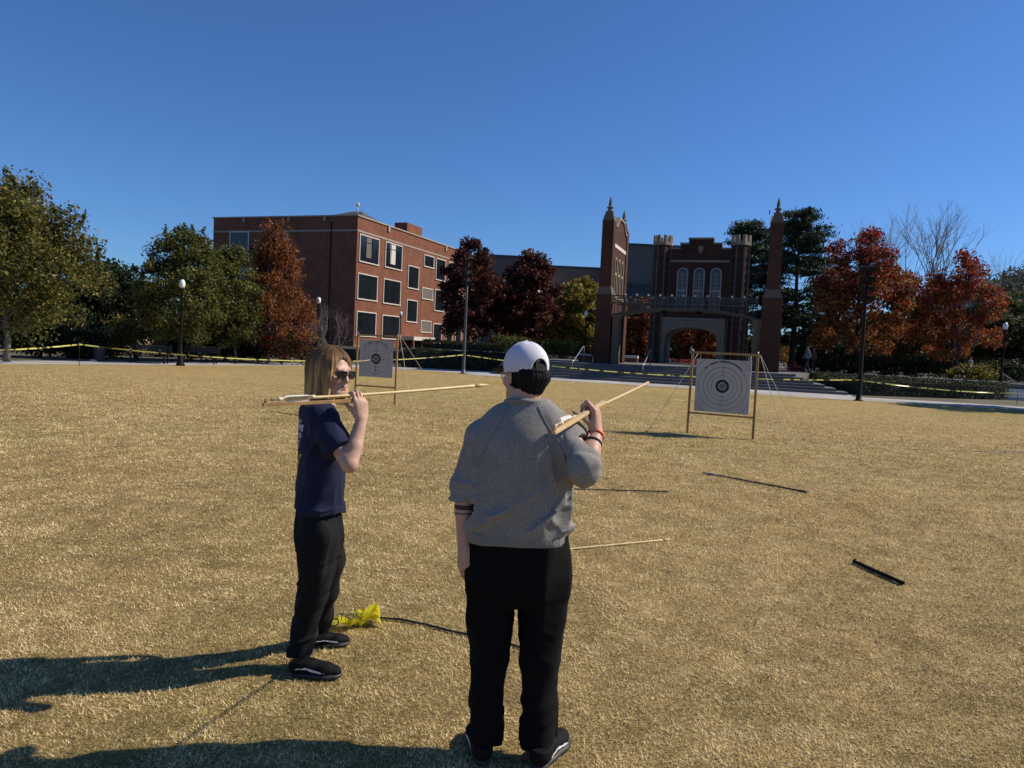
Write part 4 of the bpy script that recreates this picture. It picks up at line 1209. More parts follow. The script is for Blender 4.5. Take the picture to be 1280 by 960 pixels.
def spot_pole(label, x, yb, xt, yt, mat):
    b = gnd(x, yb); t = pix(xt, yt, b.y); H = t.z
    r = empty('light_pole', (b.x, b.y, 0), label, 'light pole', 'tall poles with stacked spotlights', -.15)
    m = MB(); m.lathe((0,0,-.02), [(.2,0),(.2,.06),(.12,.08),(.105,.3),(.10,.32),(.07,H*.6),(.055,H)], 12); m.build('pole', M[mat], r, True)
    m = MB(); m.box((-.05,-.05,H-1.75), (.05,.05,H+.05)); m.build('head_frame', M['black_metal'], r, True)
    for k in range(4):
        z = H - .2 - .42*k
        for s in (-1, 1):
            m = MB(); m.tube([(s*.052,0,z),(s*.16,0,z)], .022, 6); 
            m.tube([(s*.15,.10,z+.04),(s*.18,-.05,z-.02),(s*.20,-.17,z-.07)], [.08,.12,.14], 10); m.build('spotlight', M['black_metal'], r, True)
    return r
spot_pole('slim grey light pole with stacked spotlights before the maroon maple', 579, 467, 586.5, 320, 'grey_metal')
spot_pole('dark light pole with stacked spotlights before the crimson maple', 1073, 501, 1084.5, 330, 'black_metal')

M['dim_metal'] = plain('dim_metal', (.04,.042,.045), .6, .2, 5)
M['dart_black'] = plain('dart_black', (.012,.012,.012), .85, .2, 20, spec=.1)
# benches, bin, handrails
def bench(label, x, y, Y, w):
    p = pix(x, y, Y); r = empty('park_bench', (p.x, Y, .0), label, 'bench', 'benches by the left path', .1)
    for zz, yy, n_ in ((.45,0,'seat'),):
        m = MB()
        for k in range(4): m.box((-w/2, -.2+k*.12, .42), (w/2, -.1+k*.12, .455))
        m.build('seat', M['black_metal'], r, True)
    m = MB()
    for k in range(3): m.box((-w/2, .28+.03*k, .55+.13*k), (w/2, .31+.03*k, .65+.13*k))
    m.build('backrest', M['dim_metal'], r, True)
    for s in (-1, 1):
        m = MB(); m.box((s*(w/2-.15)-.03, -.2, 0), (s*(w/2-.15)+.03, -.14, .418)); m.box((s*(w/2-.15)-.03, .25, 0), (s*(w/2-.15)+.03, .278, .9)); m.box((s*(w/2-.15)-.025, -.22, .62), (s*(w/2-.15)+.025, .249, .66)); m.build('leg', M['black_metal'], r, True)
bench('grey slatted bench left of the lamp post trunk', 186, 452, 36.2, 1.9)
bench('grey slatted bench right of the lamp post, in deep shade', 250, 452, 38.6, 1.8)
p = gnd(115.5, 452); r = empty('litter_bin', (p.x, p.y+.6, 0), 'small grey litter bin beside the path between the left trees', 'bin')
m = MB(); m.lathe((0,0,0), [(.2,0),(.22,.05),(.24,.52),(.26,.54),(.26,.6)], 14); m.build('drum', M['dim_metal'], r, True)
m = MB(); m.lathe((0,0,.60), [(.255,0),(.22,.08),(.10,.11)], 14); m.build('lid', M['grey_metal'], r, True)
p = gnd(109, 452); r = empty('sign_post', (p.x, p.y+.5, 0), 'thin dark sign post on a pale footing beside the litter bin', 'sign post')
m = MB(); m.tube([(0,0,.06),(0,0,1.35)], .03, 6); m.build('post', M['black_metal'], r, True)
m = MB(); m.lathe((0,0,0), [(.16,0),(.16,.06),(.1,.1)], 10); m.build('footing', M['concrete_pale'], r, True)
def handrail(label, pts):
    c = Vector(pts[0]); r = empty('handrail', (c.x, c.y, 0), label, 'handrail', 'step handrails')
    m = MB(); m.tube(pts, .03, 8); m.build('rail', M['steel_rail'], r)
    for q in (pts[0], pts[-1]):
        q = Vector(q); m = MB(); m.tube([(q.x,q.y,max(0, q.z-.95)), (q.x,q.y,q.z-.02)], .022, 6); m.build('post', M['grey_metal'], r)
for u, lb in ((-5.4,'pale steel handrail on the steps left of the left tower'), (-1.4,'pale steel handrail in the middle of the steps'), (4.2,'pale steel handrail on the steps before the right tower')):
    handrail(lb, [G(u,-5.9,.98), G(u,-5.5,1.05), G(u,-3.4,1.85), G(u,-3.1,1.87)])
a_, b_ = gnd(1272, 499), pix(1280, 478, 43)
handrail('dark handrail beside the steps at the right end of the hedge', [(a_.x,a_.y,.95), (a_.x+.1,a_.y+.5,1.0), (a_.x+1.0,a_.y+3.2,1.5)])
st2 = MB()
for k in range(4):
    p = Vector((27.75,41.2,0)) ; d = Vector((.35,.94,0)); q = Vector((.94,-.35,0))
    a = [p + d*(.4*k), p + d*(.4*k) + q*4, p + d*4 + q*4, p + d*4]
    st2.prism([(v.x,v.y) for v in a], .2*k if k == 0 else .2*k-.002, .2*(k+1))
tag(st2.build('side_steps', M['concrete_pale']), kind='structure')

# ------------------------------------------------------------------ barrier tape on a stake and the poles
def tape_mat():
    m, t, b = new_mat('caution_tape')
    tc = N(t, 'ShaderNodeTexCoord')
    w = N(t, 'ShaderNodeTexNoise', i_Scale=3.4, i_Detail=1.0); t.links.new(tc.outputs['Object'], w.inputs['Vector'])
    r = ramp(t, [(.0,(.72,.70,.12)),(.53,(.78,.75,.20)),(.57,(.06,.06,.03))]); t.links.new(w.outputs[0], r.inputs[0])
    t.links.new(r.outputs[0], b.inputs['Base Color']); b.inputs['Roughness'].default_value = .4
    tr = N(t, 'ShaderNodeBsdfTranslucent'); t.links.new(r.outputs[0], tr.inputs[0])
    mx = N(t, 'ShaderNodeMixShader', i_0=.3); t.links.new(b.outputs[0], mx.inputs[1]); t.links.new(tr.outputs[0], mx.inputs[2])
    t.links.new(mx.outputs[0], t.nodes['Material Output'].inputs[0])
    return m
M['tape'] = tape_mat()
def tape_run(label, a, b, sag, seed, w=.055):
    rng = random.Random(seed); a, b = Vector(a), Vector(b); n = 40; vs_, fs = [], []
    d = (b-a).normalized(); side = d.cross(Vector((0,0,1))).normalized(); tw = rng.uniform(0,6)
    for i in range(n+1):
        t = i/n; p = a.lerp(b,t) - Vector((0,0,4*sag*t*(1-t)))
        ang = .55*math.sin(tw + t*13) + .3*math.sin(t*37+tw)
        q = Vector((0,0,1))*math.cos(ang) + side*math.sin(ang)
        for k in (-1,-.33,.33,1): vs_.append(p + q*w/2*k + side*.006*(1-k*k)*math.sin(t*50))
    for i in range(n):
        for k in range(3): fs.append((4*i+k, 4*i+k+1, 4*i+5+k, 4*i+4+k))
    m = MB(); m.add(vs_, fs, True); o = m.build('barrier_tape', M['tape'], fix=False)
    tag(o, label, 'barrier tape', 'yellow tape strung round the lawn')
stk = gnd(99, 457); pL = gnd(579, 467); pR = gnd(1073, 501); pE = gnd(1271, 505)
tp0 = pix(99, 430.5, stk.y); tpL = pix(579.5, 443.5, pL.y-.09); tpR = pix(1073.5, 475, pR.y-.11); tpE = pix(1271, 492, pE.y); tpS = pix(-140, 438, 22)
tape_run('yellow tape running off the left edge from the thin stake', tpS, tp0, .12, 1)
tape_run('yellow tape sagging from the stake to the grey light pole', tp0, tpL, .52, 2)
tape_run('yellow tape across the steps between the two light poles', tpL, tpR, .38, 3)
tape_run('yellow tape from the dark light pole to the right edge', tpR, tpE, .12, 4)
r = empty('tape_stake', (stk.x, stk.y, 0), 'thin rusty stake holding the tape at far left', 'stake'); m = MB(); m.tube([(0,0,-.05),(0,0,tp0.z+.03)], .014, 6); m.build('rod', M['black_metal'], r, True)
m = MB(); m.lathe((0,0,tp0.z-.05), [(.02,0),(.03,.01),(.03,.08),(.02,.09)], 8); m.build('tape_knot', M['tape'], r, True)
r = empty('tape_stake', (pE.x, pE.y, 0), 'thin stake holding the tape at the right edge', 'stake'); m = MB(); m.tube([(0,0,-.05),(0,0,tpE.z+.05)], .014, 6); m.build('rod', M['black_metal'], r, True)
m = MB(); m.lathe((0,0,tpE.z-.05), [(.02,0),(.03,.01),(.03,.08),(.02,.09)], 8); m.build('tape_knot', M['tape'], r, True)

# ------------------------------------------------------------------ the two standing targets
def target_mat(s):
    m, t, b = new_mat('target_face')
    tc = N(t, 'ShaderNodeTexCoord'); sp = N(t, 'ShaderNodeSeparateXYZ'); t.links.new(tc.outputs['Object'], sp.inputs[0])
    cb = N(t, 'ShaderNodeCombineXYZ'); t.links.new(sp.outputs[0], cb.inputs[0]); t.links.new(sp.outputs[2], cb.inputs[1])
    ln = N(t, 'ShaderNodeVectorMath', operation='LENGTH'); t.links.new(cb.outputs[0], ln.inputs[0])
    W, K = (.44,.41,.37), (.025,.025,.026)
    dv = N(t, 'ShaderNodeMath', operation='DIVIDE', i_1=s); t.links.new(ln.outputs['Value'], dv.inputs[0])
    st_ = [(0,K),(.025,W),(.038,K),(.062,W),(.080,K),(.138,W)]
    for rr in (.215,.30,.39,.495,.655): st_ += [(rr,(.12,.115,.11)),(rr+.0085,W)]
    rp = ramp(t, st_, 'CONSTANT'); t.links.new(dv.outputs[0], rp.inputs[0])
    nz = N(t, 'ShaderNodeTexNoise', i_Scale=3.0, i_Detail=4.0); t.links.new(tc.outputs['Object'], nz.inputs['Vector'])
    r2 = ramp(t, [(.3,(.9,.9,.9)),(.7,(1.06,1.06,1.06))]); t.links.new(nz.outputs[0], r2.inputs[0])
    mx = N(t, 'ShaderNodeMixRGB', blend_type='MULTIPLY', i_0=1.0); t.links.new(rp.outputs[0], mx.inputs[1]); t.links.new(r2.outputs[0], mx.inputs[2])
    t.links.new(mx.outputs[0], b.inputs['Base Color']); b.inputs['Roughness'].default_value = .9
    return m
M['target_face'] = target_mat(1.0)
M['print'] = plain('target_print', (.03,.03,.033), .9, .1, 5)
FACE = {}
def text_mesh(name, cu, mat, parent):
    t = bpy.data.objects.new('tmp_text', cu); COL.objects.link(t)
    me = bpy.data.meshes.new_from_object(t.evaluated_get(bpy.context.evaluated_depsgraph_get()))
    bpy.data.objects.remove(t); me.materials.clear()
    return link_mesh(name, me, mat, parent)
def target_stand(label, bl, br_, top_l, group, cross, side='r', bh=(.50, .02)):
    bl, br_ = Vector(bl), Vector(br_); d = br_ - bl; W = d.length; c = (bl+br_)/2
    yaw = math.atan2(d.y, d.x); H = top_l
    r = empty('target_stand', (c.x, c.y, 0), label, 'target', group, yaw)
    for s in (-1, 1):
        m = MB(); m.bar((s*W/2,0,-.08), (s*(W/2-.01),.03,H), .05, .045, (0,1,0), .008); m.build('post', M['wood_post'], r, True)
        m = MB(); m.lathe((s*(W/2-.01),.03,H), [(.02,-.02),(.022,.02),(.012,.035)], 8); m.build('eye_hook', M['steel_rail'], r, True)
    m = MB(); m.bar((-W/2+.028,.03,H-.03), (W/2-.028,.03,H-.03), .045, .045, (0,0,1), .008); m.build('top_bar', M['wood_post'], r, True)
    m = MB(); m.bar((-W/2+.028,.0,.45), (W/2-.028,.0,.45), .04, .04, (0,0,1), .008); m.build('bottom_bar', M['wood_post'], r, True)
    S = W*.83; zc = H - .17 - S/2 + bh[1]
    m = MB(); m.bar((-S/2,0,0), (S/2,0,0), .022, S*.985, (0,0,1), .004)
    f = m.build('target_board', M['target_face'], r, True); f.location = (0, -.005, zc)
    k = S/1.32/.985
    def pr(mb, nm='printed_mark'):
        o = mb.build(nm, M['print'], f, True); return o
    m = MB()      # lettering arc under the top edge and broken cross hairs
    rng = random.Random(3)
    for i in range(30):
        a = math.radians(136 - 92*i/29); rr = .60*k
        if rng.random() < .12: continue
        p = Vector((rr*math.cos(a), -.0122, rr*math.sin(a))); tdir = Vector((-math.sin(a),0,math.cos(a))); ndir = Vector((math.cos(a),0,math.sin(a)))
        w_, h_ = .012*k, .022*k*rng.uniform(.7,1)
        m.add([p-tdir*w_-ndir*h_, p+tdir*w_-ndir*h_, p+tdir*w_+ndir*h_, p-tdir*w_+ndir*h_], [(0,1,2,3)])
    pr(m, 'arc_lettering')
    if cross:
        m = MB()
        for a0, a1 in ((.16,.44),): m.box((-.006,-.0126,-a1*k),(.006,-.0122,-a0*k)); m.box((-.006,-.0126,a0*k),(.006,-.0122,.28*k)); m.box((a0*k,-.0126,-.006),(.34*k,-.0122,.006))
        pr(m, 'cross_hair')
    for zz, ch in ((.575,'1'),(.44,'2'),(.345,'3'),(.258,'4'),(-.258,'4'),(-.345,'3'),(-.44,'2'),(-.575,'1')):
        cu = bpy.data.curves.new('numeral', 'FONT'); cu.body = ch; cu.size = .085*k; cu.align_x = 'CENTER'; cu.align_y = 'CENTER'; cu.extrude = .0006
        o = text_mesh('numeral', cu, M['print'], f)
        o.location = (0, -.0135, zz*k); o.rotation_euler = (math.pi/2, 0, 0)
    m = MB()
    for s in (-1, 1): m.tube([(s*S*.44,0,zc+S*.49),(s*S*.44,.03,H-.03)], .006, 5)
    for s in (-1, 1): m.tube([(s*S*.44,0,zc-S*.49),(s*S*.44,0,.45)], .006, 5)
    m.build('cord_ties', M['rope'], r, True)
    FACE[label] = (r, zc, S, k)
    return r, H, W
def guy(r, a, b, peg=True):
    m = MB(); a, b = Vector(a), Vector(b); n = 10
    m.tube([a.lerp(b,i/n) - Vector((0,0,.03*4*(i/n)*(1-i/n))) for i in range(n+1)], .006, 5); m.build('guy_rope', M['rope'], r)
    if peg:
        m = MB(); d = (b-a).normalized(); d.z = 0; m.tube([b + d*.05 - Vector((0,0,.08)), b + Vector((0,0,.05))], .012, 6); m.build('peg', M['wood_post'], r)
bl, b2 = gnd(859, 541.5), gnd(941, 549.5)
H1 = (pix(948.5, 442, b2.y).z + pix(873, 439, bl.y).z)/2
t1, H, W = target_stand('paper target stand on the open lawn before the gate, nearer of the two', bl, b2, H1, 'ringed target stands', False)
guy(t1, pix(950.5,444,b2.y), gnd(983,556)); guy(t1, pix(950.5,444,b2.y), gnd(1005,550.5)); guy(t1, pix(873,441,bl.y+.03), gnd(808,541))
m = MB(); q = pix(984.5,509,0.0001+gnd(984.5,545).y*1.02); 
bl, b2 = gnd(443.5, 502.2), gnd(493.5, 506)
H2 = (pix(499.5, 418.5, b2.y).z + pix(446, 418, bl.y).z)/2
t2, H, W = target_stand('farther target stand with cross hairs, just right of the long haired thrower', bl, b2, H2, 'ringed target stands', True)
guy(t2, pix(500,419,b2.y), gnd(514,509)); guy(t2, pix(500,419,b2.y), gnd(556,503.5))

# ------------------------------------------------------------------ darts and throwers
def dart(label, rear, tip, mat='bamboo', r=.0062, bend=.012, fletch=True, loc=None, group=None):
    rear, tip = Vector(rear), Vector(tip); d = tip - rear; L = d.length; d.normalize()
    c = rear if loc is None else Vector(loc)
    e = empty('spear_dart', c, label, 'dart', group)
    up = Vector((0,0,1)); n = 26
    m = MB(); pts, rd = [], []
    for i in range(n+1):
        t = i/n; pts.append(rear.lerp(tip - d*.09, t) - up*bend*4*t*(1-t)); rd.append(r*(1.12 if i % 5 == 0 else 1)*(.8+.3*t))
    m.tube(pts, rd, 8); m.build('shaft', M[mat], e)
    m = MB(); m.tube([tip-d*.105, tip-d*.06, tip-d*.03, tip], [r*1.25, r*1.35, r*.9, .0008], 8); m.build('point', M['wood_pale'] if mat == 'bamboo' else M[mat], e)
    if fletch:
        s = d.cross(up).normalized(); q = s.cross(d)
        for k_ in (.5, 2.6, 4.7):
            a = s*math.cos(k_) + q*math.sin(k_); q2_ = s*math.sin(k_) - q*math.cos(k_)
            m = MB(); p0, p1 = rear + d*.05, rear + d*.2
            z = [p0, p0 + d*.035 + a*.021, p1 - d*.02 + a*.017, p1]
            m.add([v + q2_*.0012 for v in z] + [v - q2_*.0012 for v in z], [(0,1,2,3),(7,6,5,4),(0,4,5,1),(1,5,6,2),(2,6,7,3)]); m.build('feather', M['feather'], e)
        m = MB(); m.tube([rear+d*.03, rear+d*.05], r*1.12, 8); m.tube([rear+d*.19, rear+d*.21], r*1.15, 8); m.build('binding', M['rope'], e)
    return e
a, b = gnd(600, 697, .012), gnd(840, 674, .012); dart('pale bamboo dart lying in the grass right of the man in grey', a, b, 'bamboo', .008, 0)
a, b = gnd(695, 610.5, .012), gnd(838, 614.5, .02); dart('thin dark dart lying in the grass beyond the raised elbow', a, b, 'dark_shaft', .007, 0)
a, b = gnd(879, 590.5, .02), gnd(1011, 615.5, .015); dart('long dark dart lying slanted in the grass below the nearer target', a, b, 'dark_shaft', .0105, 0)
a, b = gnd(1142, 562, .012), gnd(1300, 566, .012); dart('thin dark dart in the grass near the right edge', a, b, 'dark_shaft', .006, 0, False)
a, b = gnd(333, 513, .012), gnd(378, 520, .012); dart('thin dark dart in the grass left of the long haired thrower', a, b, 'dark_shaft', .007, 0, False)
r, zc, S, k = FACE['farther target stand with cross hairs, just right of the long haired thrower']
face = Vector(r.location); yw = r.rotation_euler.z
def on_face(r, x, z, out=.016):
    yw = r.rotation_euler.z
    return Vector(r.location) + Vector((math.cos(yw)*x + math.sin(yw)*out, math.sin(yw)*x - math.cos(yw)*out, z))
bull = on_face(r, -.02, zc); dart('pale dart stuck in the bullseye of the farther target', pix(441, 451.5, bull.y-1.1), bull - Vector((0,.02,0)), 'bamboo', .008, .02, False)
r, zc, S, k = FACE['paper target stand on the open lawn before the gate, nearer of the two']
q = on_face(r, -.40*k, zc-.42*k); dart('pale dart stuck low in the left of the nearer target', pix(838, 498, q.y-.9), q - Vector((0,.02,0)), 'bamboo', .007, .02, False)

def thrower(name, label, rear, front, mat, w=.026, h=.015):
    rear, front = Vector(rear), Vector(front); d = (front-rear).normalized(); up = Vector((0,0,1)); s = d.cross(up).normalized(); up = s.cross(d)
    e = empty(name, rear, label, 'spear thrower'); L = (front-rear).length
    m = MB(); st_ = [(0,.7),(.05,.8),(.3,1),(.75,1),(.86,.75),(1,1.05)]; vs_, fs = [], []
    for t, k in st_:
        p = rear.lerp(front, t)
        for x, y in ((-.5,-.4),(.5,-.4),(.5,.35),(.3,.5),(-.3,.5),(-.5,.35)): vs_.append(p + s*x*w*k + up*y*h)
    for i in range(5):
        for j in range(6): fs.append((6*i+j, 6*i+(j+1)%6, 6*i+6+(j+1)%6, 6*i+6+j))
    m.add(vs_, fs + [(5,4,3,2,1,0), tuple(range(30,36))]); m.build('handle_board', M[mat], e)
    m = MB(); m.tube([rear + d*.01 + up*h*.4, rear + d*.012 + up*.022, rear + d*.035 + up*.024], [.006,.006,.004], 6); m.build('spur', M[mat], e)
    return e
# black thrower lying flat in the grass at right
a, b = gnd(1067, 701.5, .02), gnd(1129, 729, .02)
e = thrower('spear_thrower', 'short thick black spear thrower lying alone in the grass at right', a, b, 'dart_black', .030, .028)

# black cord and the crumpled tape on the lawn
cp = [gnd(474, 772.5, .012), gnd(500, 774, .014), gnd(530, 780, .012), gnd(565, 789, .012), gnd(600, 796, .012), gnd(640, 806, .012), gnd(652, 809, .012)]
m = MB(); m.tube(cp, .0075, 8); tag(m.build('ground_cord', M['dark_shaft']), 'black cord lying across the grass to the yellow tape', 'cord')
def crumple_mat():
    m, t, b = new_mat('crumpled_tape')
    b.inputs['Base Color'].default_value = (.93,.85,.05,1); b.inputs['Roughness'].default_value = .28
    tr = N(t, 'ShaderNodeBsdfTranslucent'); tr.inputs[0].default_value = (.93,.85,.05,1)
    mx = N(t, 'ShaderNodeMixShader', i_0=.35); t.links.new(b.outputs[0], mx.inputs[1]); t.links.new(tr.outputs[0], mx.inputs[2])
    t.links.new(mx.outputs[0], t.nodes['Material Output'].inputs[0]); return m
M['tape_plain'] = crumple_mat()
c0 = gnd(438, 783); tb_ = empty('crumpled_tape', (c0.x, c0.y, 0), 'crumpled bright yellow tape with black lettering on the grass by the shoes', 'caution tape')
rng = random.Random(21)
def ribbon(mb, pts, w, a0, a1, n=5):
    """one fold of plastic tape, turning from angle a0 (flat = 0) to a1"""
    fine = smooth3(pts, n); vs_, fs = [], []
    for i, p in enumerate(fine):
        d = (fine[min(i+1,len(fine)-1)] - fine[max(i-1,0)]).normalized(); s_ = d.cross(Vector((0,0,1))); s_ = s_.normalized() if s_.length > .01 else Vector((1,0,0)); u = s_.cross(d)
        t = i/(len(fine)-1); a = math.radians(a0 + (a1-a0)*t) + .12*math.sin(i*1.1); q = s_*math.cos(a) + u*math.sin(a); nn = d.cross(q)
        for k in (-1,-.4,.3,1): vs_.append(p + q*w/2*k + nn*.004*math.sin(k*3+i*.9) + Vector((0,0,.036)))
    for i in range(len(fine)-1):
        for k in range(3): fs.append((4*i+k,4*i+k+1,4*i+5+k,4*i+4+k))
    mb.add(vs_, fs, True)
def smooth3(p, n):
    p = [Vector(q) for q in p]; out = []
    for i in range(len(p)-1):
        a, b_, c_, d = p[max(i-1,0)], p[i], p[i+1], p[min(i+2,len(p)-1)]
        for k in range(n):
            s_ = k/n; out.append(.5*((2*b_) + (c_-a)*s_ + (2*a-5*b_+4*c_-d)*s_*s_ + (-a+3*b_-3*c_+d)*s_**3))
    return out + [p[-1]]
P_ = lambda x, y, z=.0: gnd(x, y) + Vector((0,0,z))
for pts, w_, a0, a1 in (([P_(399,787,0.0062), P_(412,790,0.0062), P_(428,788,0.0074), P_(444,787,0.0093)], .085, 20, 35),
                        ([P_(402,785,0.0124), P_(420,785,0.0155), P_(436,786,0.0124), P_(450,785,0.0124), P_(463,781,0.0093)], .08, 50, 30),
                        ([P_(436,790,0.0031), P_(447,787,0.0124), P_(455,783,0.0186), P_(462,780,0.0062)], .09, 30, 60),
                        ([P_(444,784,0.0124), P_(452,783,0.0279), P_(460,780,0.0372), P_(469,777,0.0341), P_(474,780,0.0062)], .09, 50, 85),
                        ([P_(447,786,0.0062), P_(456,785,0.0217), P_(465,782,0.0279), P_(472,782,0.0124)], .09, 70, 40),
                        ([P_(441,776,0.0186), P_(446,775,0.0186), P_(453,777,0.0217)], .05, 10, 50),
                        ([P_(460,777,0.0372), P_(466,774,0.0434), P_(471,777,0.0372), P_(475,785,0.0031)], .06, 40, 80)):
    m = MB(); ribbon(m, pts, w_, a0, a1); m.build('ribbon', M['tape_plain'], tb_, fix=False)
for body, x, y, sz, rz in (('CAUTION', 427, 786, .045, .10), ('DO', 413, 793, .06, .05)):
    cu = bpy.data.curves.new('lettering', 'FONT'); cu.body = body; cu.size = sz*1.2; cu.align_x = 'CENTER'; cu.align_y = 'CENTER'; cu.extrude = .0005
    o = text_mesh('lettering', cu, M['print'], tb_)
    o.location = P_(x, y, .082) + Vector((0,-.035,0)) - Vector((c0.x, c0.y, 0)); o.rotation_euler = (1.0, 0, rz)

# walkers far off on the plaza
def far_person(label, x, Y, z0, shirt, trousers, H=1.7, step=.2, face=1, pack=None):
    p = pix(x, 450, Y); b = np.array((p.x, Y, z0)); r = empty('person', tuple(b), label, 'person')
    S = SDF(b + (-.45,-.45,-.02), b + (.45,.45,H+.05), .025); k = H/1.75
    def q(a, c, z): return b + np.array((a,c,z))*k
    for s in (-1, 1):
        S.chain([q(0,s*.09,.9), q(s*step*.45+.04*face,s*.09,.48), q(s*step,s*.09,.08)], [.09*k,.065*k,.045*k], .03); S.rc(q(s*step,s*.09,.05), q(s*step+.15*face,s*.09,.04), .045*k, .035*k, .02)
        S.chain([q(0,s*.19,1.42), q(-s*step*.4,s*.23,1.12), q(-s*step*.6+.1*face,s*.22,.88)], [.06*k,.045*k,.035*k], .03)
    S.loft([.85*k+z0, 1.1*k+z0, 1.35*k+z0, 1.47*k+z0], [b[0]]*4, [b[1]]*4, [.13*k,.11*k,.12*k,.07*k], [.17*k,.15*k,.2*k,.1*k], 0, .03)
    S.rc(q(0,0,1.42), q(.02*face,0,1.6), .055*k, .05*k, .03); S.ell(q(.02*face,0,1.63), np.array((.095,.078,.118))*k, None, .02)
    v, f = S.mesh(); z = (v[:,2]-z0)/k
    cols = np.where((z < .08)[:,None], (.02,.02,.02), np.where((z < .93)[:,None], trousers, np.where((z < 1.49)[:,None], shirt, np.where((z > 1.66)[:,None], (.03,.02,.015), (.42,.25,.18)))))
    np_mesh('body', v, f, M['cloth_vc'], r, cols=cols)
    if pack:
        m = MB(); c = q(-.17*face,0,1.22); m.box(tuple(c-np.array((.07,.14,.2))), tuple(c+np.array((.07,.14,.2)))); m.build('backpack', plain('backpack_cloth', pack, .9), r)
M['cloth_vc'] = leaf_mat('cloth_far', 0.02, .9)
far_person('distant walker in a pale blue shirt with a dark backpack on the plaza', 1009, 46.5, PZ, (.22,.27,.36), (.03,.03,.04), 1.72, .22, -1, (.02,.02,.03))
far_person('distant walker in a brown top beside the one with a backpack', 1017, 48.5, PZ, (.18,.09,.06), (.05,.04,.04), 1.66, .18, -1)
far_person('distant person in white standing before the orange maple', 1213, 50, .86, (.6,.6,.6), (.05,.06,.09), 1.6, .1, 1)
far_person('distant person in white seen through the gatehouse arch', 863, 66, PZ, (.6,.6,.58), (.06,.06,.08), 1.68, .15, 1)
# ------------------------------------------------------------------ people materials
def skin_mat(name, col):
    m, t, b = new_mat(name)
    tc = N(t, 'ShaderNodeTexCoord'); nz = N(t, 'ShaderNodeTexNoise', i_Scale=22.0, i_Detail=6.0); t.links.new(tc.outputs['Object'], nz.inputs['Vector'])
    r = ramp(t, [(.3, sc(col,.86)), (.7, tuple(min(1,c*k) for c,k in zip(col,(1.08,1.12,1.14))))]); t.links.new(nz.outputs[0], r.inputs[0])
    t.links.new(r.outputs[0], b.inputs['Base Color'])
    b.inputs['Roughness'].default_value = .5; b.inputs['Specular IOR Level'].default_value = .35
    b.inputs['Subsurface Weight'].default_value = .12; b.inputs['Subsurface Radius'].default_value = (.012,.005,.003); b.inputs['Subsurface Scale'].default_value = .5
    n2 = N(t, 'ShaderNodeTexNoise', i_Scale=350.0, i_Detail=3.0); t.links.new(tc.outputs['Object'], n2.inputs['Vector'])
    bp = N(t, 'ShaderNodeBump', i_Strength=.12, i_Distance=.002); t.links.new(n2.outputs[0], bp.inputs['Height']); t.links.new(bp.outputs[0], b.inputs['Normal'])
    return m
def fabric(name, col, heather=.2, sheen=.2, rough=.92, fs=700, ms=9.0):
    m, t, b = new_mat(name)
    tc = N(t, 'ShaderNodeTexCoord')
    n1 = N(t, 'ShaderNodeTexNoise', i_Scale=fs*.6, i_Detail=2.0); t.links.new(tc.outputs['Object'], n1.inputs['Vector'])
    r = ramp(t, [(.3, sc(col, 1-heather)), (.7, sc(col, 1+heather))]); t.links.new(n1.outputs[0], r.inputs[0])
    n3 = N(t, 'ShaderNodeTexNoise', i_Scale=ms, i_Detail=5.0); t.links.new(tc.outputs['Object'], n3.inputs['Vector'])
    r3 = ramp(t, [(.3,(.9,.9,.9)),(.7,(1.08,1.08,1.08))]); t.links.new(n3.outputs[0], r3.inputs[0])
    mx = N(t, 'ShaderNodeMixRGB', blend_type='MULTIPLY', i_0=1.0); t.links.new(r.outputs[0], mx.inputs[1]); t.links.new(r3.outputs[0], mx.inputs[2])
    t.links.new(mx.outputs[0], b.inputs['Base Color'])
    b.inputs['Roughness'].default_value = rough; b.inputs['Specular IOR Level'].default_value = .15
    b.inputs['Sheen Weight'].default_value = sheen; b.inputs['Sheen Roughness'].default_value = .5
    n2 = N(t, 'ShaderNodeTexNoise', i_Scale=fs, i_Detail=3.0); t.links.new(tc.outputs['Object'], n2.inputs['Vector'])
    n4 = N(t, 'ShaderNodeTexNoise', i_Scale=28.0, i_Detail=4.0); t.links.new(tc.outputs['Object'], n4.inputs['Vector'])
    ad = N(t, 'ShaderNodeMath', operation='MULTIPLY_ADD', i_1=.25); t.links.new(n2.outputs[0], ad.inputs[0]); t.links.new(n4.outputs[0], ad.inputs[2])
    bp = N(t, 'ShaderNodeBump', i_Strength=.35, i_Distance=.004); t.links.new(ad.outputs[0], bp.inputs['Height']); t.links.new(bp.outputs[0], b.inputs['Normal'])
    return m
M['skin_a'] = skin_mat('skin_pale', (.55,.33,.235)); M['skin_b'] = skin_mat('skin_pink', (.52,.30,.215))
M['lips'] = skin_mat('lip_skin', (.42,.17,.14))
M['sweat'] = fabric('grey_sweatshirt', (.235,.224,.206), .34, .08, .92, 400)
M['rib'] = fabric('grey_rib_knit', (.21,.20,.185), .2, .08)
M['navy'] = fabric('navy_cotton', (.015,.019,.047), .2, .03, .92, 400)
M['black_cloth'] = fabric('black_cloth', (.0055,.0055,.006), .2, 0)
M['char_cloth'] = fabric('charcoal_cloth', (.0125,.0125,.0135), .25, 0)
M['shoe_black'] = fabric('black_shoe', (.006,.006,.0065), .25, 0, .75)
M['rubber'] = plain('shoe_rubber', (.014,.014,.015), .6, .15, 20)
M['white_mark'] = plain('white_leather', (.72,.72,.72), .55, .05, 20)
M['yellow_mark'] = plain('yellow_print', (.6,.45,.08), .8, .05, 20)
M['cap_white'] = fabric('white_cap', (.62,.62,.68), .06, .05, .85, 500)
M['cap_black'] = fabric('black_cap_cloth', (.012,.012,.014), .2, .05)
M['lens_dark'] = plain('dark_lens', (.006,.006,.007), .06, .1, 3, spec=.7)
